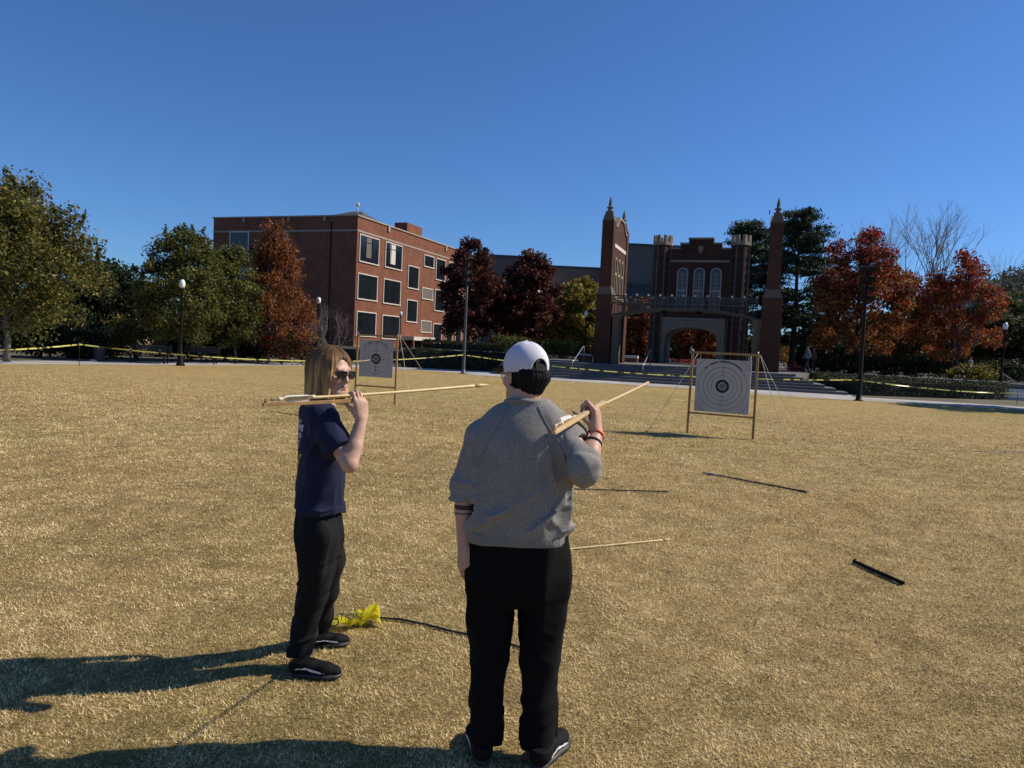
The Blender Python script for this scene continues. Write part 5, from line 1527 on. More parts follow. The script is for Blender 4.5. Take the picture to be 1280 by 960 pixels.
M['gold'] = plain('thin_gold', (.55,.42,.18), .3, .1, 9, metal=.9)
M['orange'] = plain('orange_band', (.85,.13,.03), .5, .08, 40)
M['ink'] = plain('tattoo_ink', (.035,.03,.035), .6, .2, 30)
def hair_mat(name):
    m, t, b = new_mat(name)
    at = N(t, 'ShaderNodeAttribute', attribute_name='Col'); t.links.new(at.outputs[0], b.inputs['Base Color'])
    b.inputs['Roughness'].default_value = .65; b.inputs['Specular IOR Level'].default_value = .15; return m
M['hair'] = hair_mat('hair')
def clear_lens():
    m, t, b = new_mat('clear_lens'); b.inputs['Base Color'].default_value = (.8,.75,.6,1); b.inputs['Roughness'].default_value = .05; b.inputs['Alpha'].default_value = .3; return m
M['lens_clear'] = clear_lens()

def A_(x, y, Y): return np.array(pix(x, y, Y))
def ridge(P, d, fa, fx, off=0.0):
    """long soft folds running along d"""
    d = nrm(d); al = P @ d; rest = P - al[:,None]*d[None,:]
    q = rest*fx + d[None,:]*(al*fa)[:,None] + off
    r_ = 1 - 2.6*np.abs(vnoise(q))
    return np.clip((r_-.05)/.95, 0, 1)**1.25*1.3
def near(P, c, r):
    return np.exp(-(((P - np.asarray(c))**2).sum(1))/(r*r))
def strands(paths, r0, cols, sides=3):
    """many thin tapered hairs -> arrays"""
    V_, Q, Cc = [], [], []; base = 0
    for p, c in zip(paths, cols):
        p = np.asarray(p); n = len(p)
        d = np.gradient(p, axis=0); d /= np.linalg.norm(d, axis=1)[:,None] + 1e-9
        ref = np.array((.3,.2,.9)); a = np.cross(d, ref); a /= np.linalg.norm(a, axis=1)[:,None] + 1e-9; b = np.cross(d, a)
        rr = r0*np.linspace(1,.25,n)
        for i in range(n):
            for k in range(sides):
                t = 2*math.pi*k/sides; V_.append(p[i] + (a[i]*math.cos(t) + b[i]*math.sin(t))*rr[i]); Cc.append(c)
        for i in range(n-1):
            for k in range(sides):
                Q.append((base+i*sides+k, base+i*sides+(k+1)%sides, base+(i+1)*sides+(k+1)%sides, base+(i+1)*sides+k))
        base += n*sides
    return np.array(V_), np.array(Q), np.array(Cc)
def surf_pick(v, ax_u, ax_v, ax_out, u, w):
    """outermost vertex of a mesh near (u, w) measured along two axes"""
    pu, pv, po = v @ ax_u, v @ ax_v, v @ ax_out
    d = (pu-u)**2 + (pv-w)**2
    sel = d < max(d.min()*1.5, .011**2)
    i = np.where(sel)[0]; return v[i[np.argmax(po[i])]]
def ring_band(name, mat, root, c, axis, r, h, th=.0025, w=None, q=1.0, n=20):
    axis = nrm(axis); a = np.cross(axis, (.2,.9,.1)); a = nrm(a); b = np.cross(axis, a)
    m = MB(); prof = [(r,-h/2),(r+th,-h/2),(r+th,h/2),(r,h/2)]; vs_, fs = [], []
    for k in range(n):
        t = 2*math.pi*k/n; d = a*math.cos(t) + b*math.sin(t)
        for rr, z in prof: vs_.append(np.asarray(c) + d*rr + axis*z)
    for k in range(n):
        for j in range(4): fs.append((4*k+j, 4*k+(j+1)%4, 4*((k+1)%n)+(j+1)%4, 4*((k+1)%n)+j))
    m.add(vs_, fs, True); return m.build(name, mat, root)
def shoe(root, heel, toe, outer, sole_mat, up_mat, ankle, stripe=True):
    """trainer standing on the ground from heel to toe; outer = horizontal side that carries the stripe"""
    heel, toe = np.asarray(heel, float).copy(), np.asarray(toe, float).copy(); heel[2] = toe[2] = 0
    L = np.linalg.norm(toe-heel); f = (toe-heel)/L; z = np.array((0,0,1.)); s = np.cross(z, f); s_o = s if s @ np.asarray(outer) > 0 else -s
    k = L/.28
    def q(x, y, h): return heel + f*x*k + s*y*k + z*h*k
    lo = np.minimum(heel, toe) - .09; hi = np.maximum(heel, toe) + .09; lo[2] = -.02; hi[2] = .2
    S = SDF(lo, hi, .004)
    S.rc(q(.036,0,.018), q(.12,0,.018), .036*k, .034*k, .02, z, .5); S.rc(q(.12,0,.018), q(.2,-.0,.018), .034*k, .045*k, .02, z, .42); S.rc(q(.2,0,.018), q(.242,0,.02), .045*k, .037*k, .02, z, .42)
    v, f_ = S.mesh(); sole = np_mesh('sole', relax(v, f_, 1), f_, sole_mat)
    S = SDF(lo, hi, .004)
    S.rc(q(.036,0,.055), q(.10,0,.06), .036*k, .037*k, .03); S.rc(q(.10,0,.058), q(.19,0,.046), .037*k, .043*k, .03, z, .8); S.rc(q(.19,0,.043), q(.240,0,.038), .042*k, .035*k, .02, z, .8)
    S.chain([q(.04,0,.06), q(.052,0,.118)], [.036*k,.038*k], .03); S.rc(q(.09,0,.085), q(.165,0,.06), .026*k, .022*k, .02)
    for i in range(4):
        x = .105 + i*.02; S.rc(q(x,-.022,.094-.36*(x-.105)), q(x+.006,.022,.094-.36*(x-.105)), .0045*k, .0045*k, .003)
    S.cut(q(.05,0,.088), z - f*.12, .072)
    v, f_ = S.mesh(); v = relax(v, f_, 1)
    sh = np_mesh('shoe', v, f_, up_mat, root)
    # the sole was built in world space: hang it under the shoe
    o = np.array(ORG[root.name]); 
    sole.parent = sh; sole.data.transform(Matrix.Translation(-Vector(o))); ORG[sole.name] = Vector(o)
    if stripe:
        for sg in (1,):
            pts = [(.04,.050),(.065,.058),(.09,.066),(.115,.062),(.145,.050),(.175,.042),(.205,.040)]
            wd = [.008,.011,.012,.012,.011,.010,.005]; m = MB(); vs_, fs = [], []; fine = []
            for i in range(len(pts)-1):
                for t in (0,.5): fine.append((pts[i][0]*(1-t)+pts[i+1][0]*t, pts[i][1]*(1-t)+pts[i+1][1]*t, wd[i]*(1-t)+wd[i+1]*t))
            fine.append((*pts[-1], wd[-1]))
            for x, h, w_ in fine:
                for e in (-1, 0, 1):
                    p = surf_pick(v, f, z, s_o*sg, (q(x,0,0) @ f), (h + e*w_)*k); vs_.append(p + s_o*sg*.003)
                    if len(vs_) > 3: vs_[-1] = vs_[-1] + s_o*(((vs_[-4] - vs_[-1]) @ s_o)*.5)
            for i in range(len(fine)-1):
                for e in (0,1): fs.append((3*i+e, 3*i+e+1, 3*i+4+e, 3*i+3+e))
            m.add(vs_, fs, True); m.build('side_stripe', M['white_mark'], sh, fix=False)
    return sh

# ================================================================== the man in grey, seen from behind
def build_man():
    Y0 = 3.0
    root = empty('person', gnd(640, 955), 'person in grey sweatshirt and white cap seen from behind, thrower raised at right shoulder', 'person')
    hc = A_(656, 468, 3.02); R = head_frame(math.radians(122), math.radians(-4))
    sL, sR = A_(602, 546, 3.0), A_(707, 544, 2.99)
    eL, wL = A_(581.5, 608, 2.985), A_(580, 680, 2.97)
    eR, wR = A_(731, 586, 2.85), A_(745.5, 541, 2.99)
    dart_dir = nrm((.40, .915, .07)); nR = nrm((-.92, .40, 0))
    lo, hi = A_(552, 700, 3.0), A_(770, 420, 3.0)
    # --- body: one continuous surface
    S = SDF((lo[0], 2.66, -.02), (hi[0], 3.32, 1.74), .0036)
    L = add_head(S, hc, R, .98)
    S.chain([L(0,-.03,-.05), A_(655,507,2.99), A_(654,532,3.0)], [.060,.054,.058], .03)
    zz = [A_(650,y,3.0)[2] for y in (700,672,640,600,565,540,520)]
    S.loft(zz, [A_(649,600,3.0)[0]]*7, [3.0]*7, [.17,.165,.16,.165,.17,.15,.09], [.10,.10,.10,.105,.11,.09,.06], 0, .03)
    S.chain([sL, eL], [.052,.042], .03); S.chain([eL, eL*.55+wL*.45, wL], [.041,.0395,.027], .01)
    S.chain([sR, eR], [.055,.044], .03); S.chain([eR, eR*.55+wR*.45, wR], [.044,.041,.0275], .01)
    add_hand(S, wL, nrm(A_(580,700,2.96)-wL), (.75,.55,0), False, ((18,28,18),(22,32,20),(28,36,22),(34,38,24)), (.8,.45,.3), (.85,.1,.35), 1.0)
    fR = nrm((-.06, .10, 1)); add_hand(S, wR, fR, nR, True, ((38,88,45),(46,92,45),(52,92,45),(58,92,45)), (.62,.55,.5), (.45,.1,.85), 1.02)
    for s, pts in ((-1, ((624,705,3.0),(611,815,2.955),(605,920,2.90))), (1, ((674,705,3.0),(675,815,2.965),(673,924,2.90)))):
        S.chain([A_(*p) for p in pts], [.075,.042,.034], .03)
    v, f = S.mesh(); v = relax(v, f, 1, .4)
    np_mesh('body', v, f, M['skin_b'], root)
    # --- sweatshirt
    S = SDF((lo[0], 2.62, .80), (hi[0], 3.34, 1.52), .0045)
    ys = (673,667,659,648,637,620,600,580,565,550,538,526,515,505,498)
    zz = [A_(650,y,3.0)[2] for y in ys]
    cx = [A_(x,600,3.0)[0] for x in (647,647,647,647,647,648,648,649,650,651,652,653,654,655,655)]
    a = [k*3.0/FPX for k in (60.5,61,61.5,61.5,60.5,59.5,58.5,58.5,58.5,57.5,54.5,48,37,27,23)]
    b = [.128,.128,.13,.134,.136,.138,.142,.142,.142,.138,.128,.112,.095,.078,.068]
    S.loft(zz, cx, [2.995]*15, a, b, 0, .0, 2.35)
    S.chain([A_(652,518,2.985), A_(628,524,2.985), sL], [.042,.052,.064], .04); S.chain([A_(658,518,2.985), A_(684,524,2.98), sR], [.042,.052,.068], .04)
    S.chain([sL, sL*.6+eL*.4], [.061,.058], .03); S.chain([sL*.6+eL*.4, eL], [.056,.045], .008); cL = A_(580.5,627,2.98); S.chain([eL, cL + (cL-eL)*.3], [.045,.041], .012)
    S.chain([sR, sR*.4+eR*.6+np.array((0,0,-.012))], [.066,.064], .035); S.chain([sR*.4+eR*.6+np.array((0,0,-.012)), eR], [.064,.057], .012); cR = eR + (wR-eR)*.36; S.rc(eR, eR + (wR-eR)*.5, .056, .046, .018)
    axL = nrm(cL-eL); axR = nrm(wR-eR); uaR = nrm(eR-sR)
    def folds(P):
        d = -.0035*vnoise(P*6.5) - .0018*vnoise(P*15+3)
        low = np.clip((1.22-P[:,2])/.22, 0, 1)
        hemf = np.clip((P[:,2]-.90)/.05, .15, 1); low = low*hemf
        d -= .014*low*ridge(P, (.72,.1,.55), 2.4, 13, 5)
        d -= .012*low*ridge(P, (.95,.1,.12), 3.5, 17, 11)
        wr = near(P, (A_(706,575,2.92)), .13)
        d -= .020*wr*np.clip(ridge(P, (-.55,.1,.85), 2.5, 13, 2), 0, 1)
        d -= .022*near(P, A_(705,615,2.92), .13)*np.clip(ridge(P, (-.3,.1,1), 3, 15, 7), 0, 1)
        # bunched sleeves: folds run round the arm
        d -= .010*near(P, eL + axL*.03, .09)*np.clip(ridge(P, np.cross(axL,(0,1,.0)), 4, 19, 1), 0, 1)
        d -= .014*near(P, eR - uaR*.03, .12)*np.clip(ridge(P, nrm(np.cross(uaR,(.2,1,.1))), 4, 15, 9), 0, 1)
        d -= .012*near(P, sL*.5+eL*.5, .11)*np.clip(ridge(P, (.35,.1,.9), 3, 13, 4), 0, 1)
        d -= .013*np.clip(1-np.abs(P[:,2]-1.28)/.14,0,1)*np.clip(ridge(P, (.3,.1,.95), 1.6, 6.5, 8), 0, 1)
        # raglan / shoulder seams as shallow grooves
        band = np.abs((P[:,0]-cx[0]-.165) - .42*(1.38-P[:,2])*.3); d += .0035*np.exp(-(band/.004)**2)*(P[:,2] > 1.22)*(P[:,2] < 1.42)
        band = np.abs((P[:,0]-cx[0]+.165) + .42*(1.38-P[:,2])*.3); d += .0030*np.exp(-(band/.004)**2)*(P[:,2] > 1.22)*(P[:,2] < 1.42)
        return d
    S.rc(A_(588,582,2.85), A_(591,650,2.865), .009, .007, .022, sub=True); S.rc(A_(704,572,2.85), A_(709,598,2.86), .009, .006, .022, sub=True)
    S.displace(folds)
    S.cut(cL, axL, .085); S.cut(cR, axR + np.array((.55,0,0)), .088)
    # neck opening
    nk = A_(655,499,2.99); S.ell(nk + np.array((0,.012,.02)), (.064,.066,.06), None, .006, True)
    v, f = S.mesh(); v = relax(v, f, 1, .5)
    sh = np_mesh('sweatshirt', v, f, M['sweat'], root)
    # raglan seams from the collar to the armpits
    for line in (((634,506),(624,525),(610,548),(598,572),(591,596)), ((674,506),(684,525),(694,546),(702,568),(706,588))):
        m = MB(); pts = []
        for (x0,y0),(x1,y1) in zip(line[:-1], line[1:]):
            for t in (0,.34,.67):
                q = A_(x0+(x1-x0)*t, y0+(y1-y0)*t, 2.88); pts.append(surf_pick(v, np.array((1.,0,0)), np.array((0,0,1.)), np.array((0,-1.,0)), q[0], q[2]))
        pts = np.array(pts); pts[1:-1] = (pts[:-2] + 2*pts[1:-1] + pts[2:])/4
        m.tube(list(pts), .0032, 6); m.build('seam', M['rib'], sh)
    # ribbed collar, cuff, hem
    m = MB(); cc = nk + np.array((0,.0,-.014)); pts = []
    for i in range(33):
        t = 2*math.pi*i/32; pts.append(cc + np.array((.072*math.cos(t), .072*math.sin(t), .010*math.sin(-t)+.002)))
    m.tube(pts, .0105, 8, False); m.build('collar', M['rib'], sh)
    S = SDF((lo[0], 2.8, .82), (hi[0], 3.2, .93), .004)
    S.loft([A_(650,y,3.0)[2] for y in (674.5,671,663,658)], [cx[0]]*4, [2.995]*4, [k*3.0/FPX for k in (62.8,63.8,63.9,62.8)], [.133,.136,.136,.132], 0, 0, 2.35)
    S.displace(lambda P: .0012*np.sin(P[:,0]*900) - .003*vnoise(P*9))
    v, f = S.mesh(); np_mesh('hem_band', relax(v, f, 1), f, M['rib'], sh)
    # --- trousers
    S = SDF((A_(560,700,3)[0], 2.72, .03), (A_(735,700,3)[0], 3.3, .96), .005)
    S.loft([A_(650,y,3.0)[2] for y in (752,738,715,690,668)], [A_(648,700,3)[0]]*5, [3.0]*5, [k*3/FPX for k in (50,63,64.5,61,55)], [.09,.13,.135,.122,.11], 0, 0, 2.4)
    legs = [[(615,715,2.99),(612,770,2.975),(611,820,2.955),(608,870,2.925),(605,926,2.895)], [(681,715,2.99),(679,770,2.985),(675,825,2.965),(674,875,2.93),(673,932,2.89)]]
    rads = [[.095,.086,.076,.067,.060],[.096,.090,.080,.069,.060]]
    for pts, rd in zip(legs, rads): S.chain([A_(*p) for p in pts], rd, .012)
    def tf(P):
        z = P[:,2]; d = -.004*vnoise(P*6) 
        d -= .022*np.clip((.30-z)/.2,0,1)*np.clip(ridge(P, (.9,.3,.25), 3, 13, 3), 0, 1)
        d -= .014*np.clip((z-.3)/.1,0,1)*np.clip(ridge(P, (.1,.1,1), 1.2, 7.5, 6), 0, 1)
        d -= .006*near(P, A_(612,815,2.9), .14)*np.clip(ridge(P, (.8,.1,.5), 3, 12, 2), 0, 1) + .006*near(P, A_(676,815,2.93), .14)*np.clip(ridge(P, (-.8,.1,.5), 3, 12, 4), 0, 1)
        return d
    S.displace(tf, .04)
    for pts in legs: S.cut(A_(*pts[-1]), (0,0,-1), .13)
    v, f = S.mesh(); np_mesh('trousers', relax(v, f, 2), f, M['black_cloth'], root)
    # --- shoes
    hl = gnd(603, 957); shoe(root, (hl.x+.005, hl.y-.02, 0), (hl.x-.05, hl.y+.25, 0), (-1,0,0), M['rubber'], M['shoe_black'], None)
    hr = gnd(673, 962); shoe(root, (hr.x-.012, hr.y-.028, 0), (hr.x+.118, hr.y+.232, 0), (1,0,0), M['rubber'], M['shoe_black'], None)
    for pts, nm in ((legs[0], 0), (legs[1], 1)):
        p = A_(*pts[-1]); m = MB(); m.tube([p+(0,0,.03), p+(0,.01,-.04), (p[0], p[1]+.02, .075)], [.042,.037,.034], 12); m.build('sock', M['black_cloth'], root)
    # --- hair
    S = SDF(hc-.16, hc+.16, .0032)
    S.ell(L(0,-.014,.024), (.0765,.0955,.088), R, 0); S.rc(L(-.035,-.064,-.015), L(-.026,-.058,-.050), .041, .030, .03); S.rc(L(.035,-.064,-.015), L(.026,-.058,-.050), .041, .030, .03); S.rc(L(0,-.070,-.015), L(0,-.064,-.056), .038, .028, .04)
    S.ell(L(0,.105,-.03), (.105,.106,.14), R, .012, True)
    for s in (-1,1): S.ell(L(s*.092,.0,-.02), (.022,.022,.04), R, .008, True)
    def hf(P):
        q = (P-hc) @ R; an = np.arctan2(q[:,0], -q[:,1]); return -.0022*vnoise(np.stack([an*13, q[:,2]*12, q[:,2]*0], 1)) - .0022*vnoise(np.stack([an*34, q[:,2]*18, an], 1))
    S.displace(hf)
    v, f = S.mesh()
    rng = np.random.default_rng(5); paths, cols = [], []
    for i in range(1600):
        an = rng.uniform(-1.75, 1.75); z0 = rng.uniform(-.055,.012); rr = np.array((.077,.095))
        x, y = math.sin(an), -math.cos(an); ln = rng.uniform(.02,.045); pp = []
        for t in np.linspace(0,1,4):
            zq = z0 - ln*t; k = math.sqrt(max(.2,1-(zq/.12)**2)) + .02 - .10*max(0,-zq-.05)/.04
            pp.append(L(x*rr[0]*k + rng.normal()*.001, y*rr[1]*k-.012 + rng.normal()*.001, zq))
        if z0 - ln < -.090: continue
        paths.append(pp); cols.append(np.array((.007,.006,.005))*rng.uniform(.5,1.8))
    v2, q2, c2 = strands(paths, .0012, cols)
    vv = np.concatenate([v, v2]); qq = np.concatenate([f, q2+len(v)]); cc_ = np.concatenate([np.tile((.006,.005,.0045),(len(v),1)), c2])
    np_mesh('hair', vv, qq, M['hair'], root, cols=cc_)
    # --- cap worn forwards, arched opening at the back
    S = SDF(hc-.17, hc+.17, .003); up = R[:,2]
    S.ell(L(0,-.010,.036), np.array((.0885,.1085,.101)), R, 0)
    S.displace(lambda P: .0008*np.sin(np.arctan2((P-hc)@R[:,0], (P-hc)@R[:,1])*6))
    S.ell(L(0,-.010,.033), np.array((.0835,.1035,.096)), R, 0, True)
    S.cut(L(0,0,.008), -up + .02*R[:,1], .3)
    S.ell(L(0,-.118,.014), (.040,.06,.052), R, .002, True)
    v, f = S.mesh(); cap = np_mesh('cap', relax(v, f, 1), f, M['cap_white'], root)
    m = MB()
    for an in (30, 90, 150, 210, 270, 330):
        a_ = math.radians(an); pts = []
        for t in np.linspace(.02, .93, 12):
            ph = t*math.pi/2; pts.append(L(.0892*math.sin(ph)*math.cos(a_), -.010+.1092*math.sin(ph)*math.sin(a_), .036+.1017*math.cos(ph)))
        if an == 270: pts = pts[:7]
        m.tube(pts, .0022, 6)
    m.lathe(L(0,-.010,.136), [(.008,0),(.008,.004),(.004,.007)], 10)
    m.build('seam', M['white_mark'], cap)
    m = MB(); pts = []
    for t in np.linspace(-.5,.5,12):
        a_ = -math.pi/2 + t; pts.append(L(.0865*math.cos(a_), -.010+.1065*math.sin(a_), .012))
    m.tube(pts, .006, 8); m.build('strap', M['cap_black'], cap)
    m = MB(); ar = [L(.041*math.cos(t), -.010-.1085*math.sqrt(max(.05,1-(.041*math.cos(t)/.0885)**2-((.014+.052*math.sin(t)-.036)/.101)**2)), .014+.052*math.sin(t)) for t in np.linspace(0, math.pi, 17)]
    m.tube(ar, .0032, 6); m.build('opening_trim', M['white_mark'], cap)
    S = SDF(hc-.26, hc+.26, .004); S.ell(L(0,.125,.026), (.078,.082,.0075), R @ np.array(Matrix.Rotation(math.radians(-10),3,'X')), 0); S.ell(L(0,.0,.03), (.086,.105,.09), R, .003, True)
    S.cut(L(0,.04,.02), -R[:,1], .12)
    v, f = S.mesh(); np_mesh('brim', relax(v, f, 1), f, M['cap_black'], cap)
    # --- glasses
    m = MB()
    for s in (-1,1):
        pts = [L(s*.034+.025*math.cos(t), .107-.012*abs(s*.034+.025*math.cos(t))/.06, -.004+.022*math.sin(t)) for t in np.linspace(0,2*math.pi,20)]
        m.tube(pts, .0016, 6, False); m.tube([L(s*.060,.094,.002), L(s*.080,.05,.004), L(s*.083,-.005,.004), L(s*.081,-.02,-.012)], .0017, 6)
    m.tube([L(-.009,.108,.0), L(0,.112,.003), L(.009,.108,.0)], .0016, 6); gl = m.build('glasses', M['gold'], root)
    m = MB()
    for s in (-1,1): m.add([L(s*.034+.0245*math.cos(t), .107-.012*abs(s*.034+.0245*math.cos(t))/.06+.0004*k, -.004+.0215*math.sin(t)) for k in (0,1) for t in np.linspace(0,2*math.pi,19)[:-1]], [tuple(range(18)), tuple(range(35,17,-1))])
    m.build('lens', M['lens_clear'], gl)
    # --- wrist and forearm bands
    ax = nrm(wR-eR); ring_band('orange_wristband', M['orange'], root, wR - ax*.012, ax, .0325, .012, .003)
    m = MB(); m.add([wR + ax*t + np.array((-.022+.012*s+.03*t, -.031+.008*s, 0)) for t, s in ((.03,-1),(.03,.6),(-.012,1),(-.06,1.2),(-.055,-.1),(-.012,-1))], [(0,1,2,5),(5,2,3,4)], True); m.build('band_tail', M['orange'], root)
    ring_band('black_wristband', M['cap_black'], root, wR - ax*.062, ax, .0345, .012, .003)
    al = nrm(wL-eL)
    for y, h in ((633,.017),(640.5,.005)):
        t = (y-608)/72; c = eL*(1-t)+wL*t; ring_band('tattoo', M['ink'], root, c, al, .0432-.004*t, h, .0012)
    # --- thrower and dart in the right hand
    G_ = wR + fR*.094*1.0 + nR*.020
    rear = A_(692, 541, 2.70); d = nrm(G_-rear); front = G_ + d*.13
    thrower('spear_thrower', 'pale wooden spear thrower held over the shoulder of the man in grey', rear, front, 'wood_pale', .024, .014)
    dr = Vector(rear + d*.03) + Vector((0,0,.024)); tip = pix(812, 477.5, 4.25)
    dart('pale wooden dart aimed at the nearer target by the man in grey', dr, tip, 'wood_pale', .0062, .004, True)
    return root
build_man()

# ================================================================== the long haired thrower in navy, facing right
def build_woman():
    root = empty('person', gnd(388, 835), 'person with long blond hair and dark sunglasses in navy tee, holding a dart level', 'person')
    yaw = math.radians(22); fw = np.array((math.cos(yaw), math.sin(yaw), 0)); rt = np.array((fw[1], -fw[0], 0)); up = np.array((0,0,1.))
    TY = 3.63
    hc = A_(415, 465, 3.60); R = head_frame(math.radians(-33), math.radians(-3))
    tc_ = A_(398, 519, TY); shR = tc_ + rt*.155; shL = tc_ - rt*.165
    elR, wrR = A_(437, 580, 3.38), A_(452, 524, 3.455)
    elL = shL + np.array((-.02,.03,-.285)); wrL = elL + np.array((.03,.03,-.23))
    dd = nrm((.72,.69,.05)); nR = nrm((-.69,.72,0)); fR = nrm((-.10,.02,1))
    zof = lambda y: A_(400, y, TY)[2]; xof = lambda x, y=600: A_(x, y, TY)[0]
    S = SDF((xof(345), 3.18, -.02), (xof(470), 4.15, 1.74), .0038)
    L = add_head(S, hc, R, .96)
    S.chain([L(0,-.03,-.05), A_(402,505,3.63), A_(399,520,3.63)], [.052,.055,.06], .03)
    ys = (655,640,600,560,535,518,508)
    S.loft([zof(y) for y in ys], [xof(x) for x in (401,400,401,400,398,397,398)], [TY]*7, [.115,.12,.125,.14,.145,.12,.07], [.08,.08,.08,.09,.09,.08,.06], yaw - math.pi/2, .03)
    S.chain([shR, elR], [.046,.040], .03); S.chain([elR, elR*.6+wrR*.4, wrR], [.039,.0375,.026], .012)
    S.chain([shL, elL, wrL], [.045,.037,.026], .02); add_hand(S, wrL, (.1,.05,-1), (.2,-1,0), False, size=.92)
    add_hand(S, wrR, fR, nR, True, ((14,80,60),(16,84,60),(26,88,55),(38,88,50)), (.75,.5,.4), (.5,.1,.8), .97, .05)
    legN = [A_(400,655,3.55), A_(394,738,3.60), A_(376,820,3.62)]; legF = [A_(405,655,3.72), A_(408,735,3.82), A_(397,787,3.95)]
    S.chain(legN, [.055,.032,.026], .02); S.chain(legF, [.055,.032,.026], .02)
    v, f = S.mesh(); v = relax(v, f, 1, .4); np_mesh('body', v, f, M['skin_a'], root)
    m = MB()
    m.tube([L(-.020,.0885,-.0650), L(-.010,.0965,-.0635), L(0,.0985,-.0650), L(.010,.0965,-.0635), L(.020,.0885,-.0650)], [.002,.0042,.0042,.0042,.002], 8)
    m.tube([L(-.019,.088,-.0755), L(-.008,.095,-.0765), L(.008,.095,-.0765), L(.019,.088,-.0755)], [.002,.0048,.0048,.002], 8); m.build('lips', M['lips'], root)
    # --- tee shirt
    S = SDF((xof(345), 3.18, .74), (xof(470), 4.15, 1.40), .0045)
    ys = (635,628,616,600,580,560,545,530,520,512,506)
    S.loft([zof(y) for y in ys], [xof(x) for x in (400,400,400.5,401.5,401.5,400.5,399,397.5,397,398,399)], [TY]*11,
           [.172,.171,.168,.166,.171,.178,.172,.15,.12,.085,.06], [.120,.118,.115,.113,.112,.112,.108,.098,.09,.075,.06], yaw - math.pi/2, 0, 2.2)
    S.chain([tc_ + up*.02, shR], [.05,.066], .04); S.chain([tc_ + up*.02, shL], [.05,.066], .04)
    u = elR - shR; c1 = shR + u*.70; S.rc(shR, shR + u*.74, .068, .072, .035)
    u2 = elL - shL; c2 = shL + u2*.7; S.rc(shL, shL + u2*.8, .068, .07, .04)
    ua = nrm(u)
    def folds(P):
        d = -.003*vnoise(P*7) - .0016*vnoise(P*17+3)
        low = np.clip((1.10-P[:,2])/.2, 0, 1)
        d -= .009*low*ridge(P, (.85,.2,.5), 2.4, 12, 5)
        d -= .005*np.clip((1.0-P[:,2])/.1,0,1)*np.clip(ridge(P, (1,.2,.15), 3, 17, 8), 0, 1)
        d -= .017*near(P, A_(412,560,3.48), .15)*np.clip(ridge(P, (.6,.1,.8), 2.5, 13, 2), 0, 1)
        d -= .013*near(P, c1, .10)*np.clip(ridge(P, ua + .6*rt, 2.5, 14, 7), 0, 1)
        return d
    S.displace(folds)
    S.cut(c1, ua, .105); S.cut(c2, nrm(u2), .1)
    S.ell(A_(401,503,3.64), (.062,.062,.05), None, .006, True)
    v, f = S.mesh(); v = relax(v, f, 2, .5); tee = np_mesh('tee_shirt', v, f, M['navy'], root)
    m = MB(); cc = A_(400.5,507,3.635); m.tube([cc + np.array((.062*math.cos(t), .062*math.sin(t), -.012*math.cos(t-yaw))) for t in np.linspace(0,2*math.pi,28)], .007, 8, False); m.build('collar', M['navy'], tee)
    # print on the back: rows of small pale marks, partly yellow at the bottom
    rng = random.Random(4); axs = (rt, up, -fw)
    for nm, mat, rows in (('back_print', 'white_mark', ((524,.12,.018),(532,.2,.03),(541,.2,.022),(549,.16,.018),(556,.16,.015))), ('yellow_print', 'yellow_mark', ((568,.2,.02),(575,.13,.03)))):
        m = MB()
        for y, wd, hh in rows:
            z = zof(y); x = -wd/2; c0 = np.array((xof(390),TY,0)) @ rt
            while x < wd/2:
                w_ = rng.uniform(.008,.02)
                for a0, b0, a1, b1 in ((0,0,.35,1),(0,.7,1,1),(.6,0,1,.8))[:rng.choice((2,3))]:
                    q = [surf_pick(v, rt, up, -fw, c0 + x + w_*p, z + hh*(r_-.5)) - fw*.002 for p, r_ in ((a0,b0),(a1,b0),(a1,b1),(a0,b1))]
                    m.add(q, [(0,1,2,3)])
                x += w_ + .007
        m.build(nm, M[mat], tee, fix=False)
    # --- trousers
    S = SDF((xof(345), 3.3, .04), (xof(450), 4.15, 1.0), .005)
    S.loft([zof(y) for y in (690,670,650,632)], [xof(x) for x in (400,400.5,400.5,400)], [TY]*4, [.145,.160,.148,.135], [.10,.114,.104,.095], yaw - math.pi/2, 0, 2.2)
    kn = [[A_(399,668,3.55), A_(395,705,3.57), A_(391,742,3.60), A_(380,785,3.635), A_(375,819,3.62)], [A_(405,668,3.73), A_(409,705,3.78), A_(408,738,3.83), A_(401,765,3.89), A_(398,789,3.95)]]
    rd = [[.092,.080,.066,.055,.050],[.088,.078,.061,.052,.047]]
    for p, r_ in zip(kn, rd): S.chain(p, r_, .03)
    def tf(P):
        z = P[:,2]; d = -.003*vnoise(P*7)
        d -= .020*np.clip((.32-z)/.2,0,1)*np.clip(ridge(P, (.85,.2,.35), 3, 14, 3), 0, 1)
        d -= .015*near(P, kn[0][2], .16)*np.clip(ridge(P, (.8,.1,.6), 3, 12, 1), 0, 1)
        d -= .013*np.clip((z-.4)/.1,0,1)*np.clip(ridge(P, (-.25,.05,1), 1.3, 8, 6), 0, 1)
        return d
    S.displace(tf, .04)
    S.cut(kn[0][-1], (0,0,-1), .1); S.cut(kn[1][-1], (0,0,-1), .1)
    v, f = S.mesh(); tr = np_mesh('trousers', relax(v, f, 2), f, M['char_cloth'], root)
    h1, t1_ = gnd(358,848), gnd(425,848); shoe(root, (h1.x+.005,h1.y+.03,0), (t1_.x+.01,t1_.y+.0,0), (0,-1,0), M['rubber'], M['shoe_black'], None)
    h2, t2_ = gnd(386,812), gnd(437,807.5); shoe(root, (h2.x-.01,h2.y+.02,0), (t2_.x,t2_.y+.02,0), (0,-1,0), M['rubber'], M['shoe_black'], None)
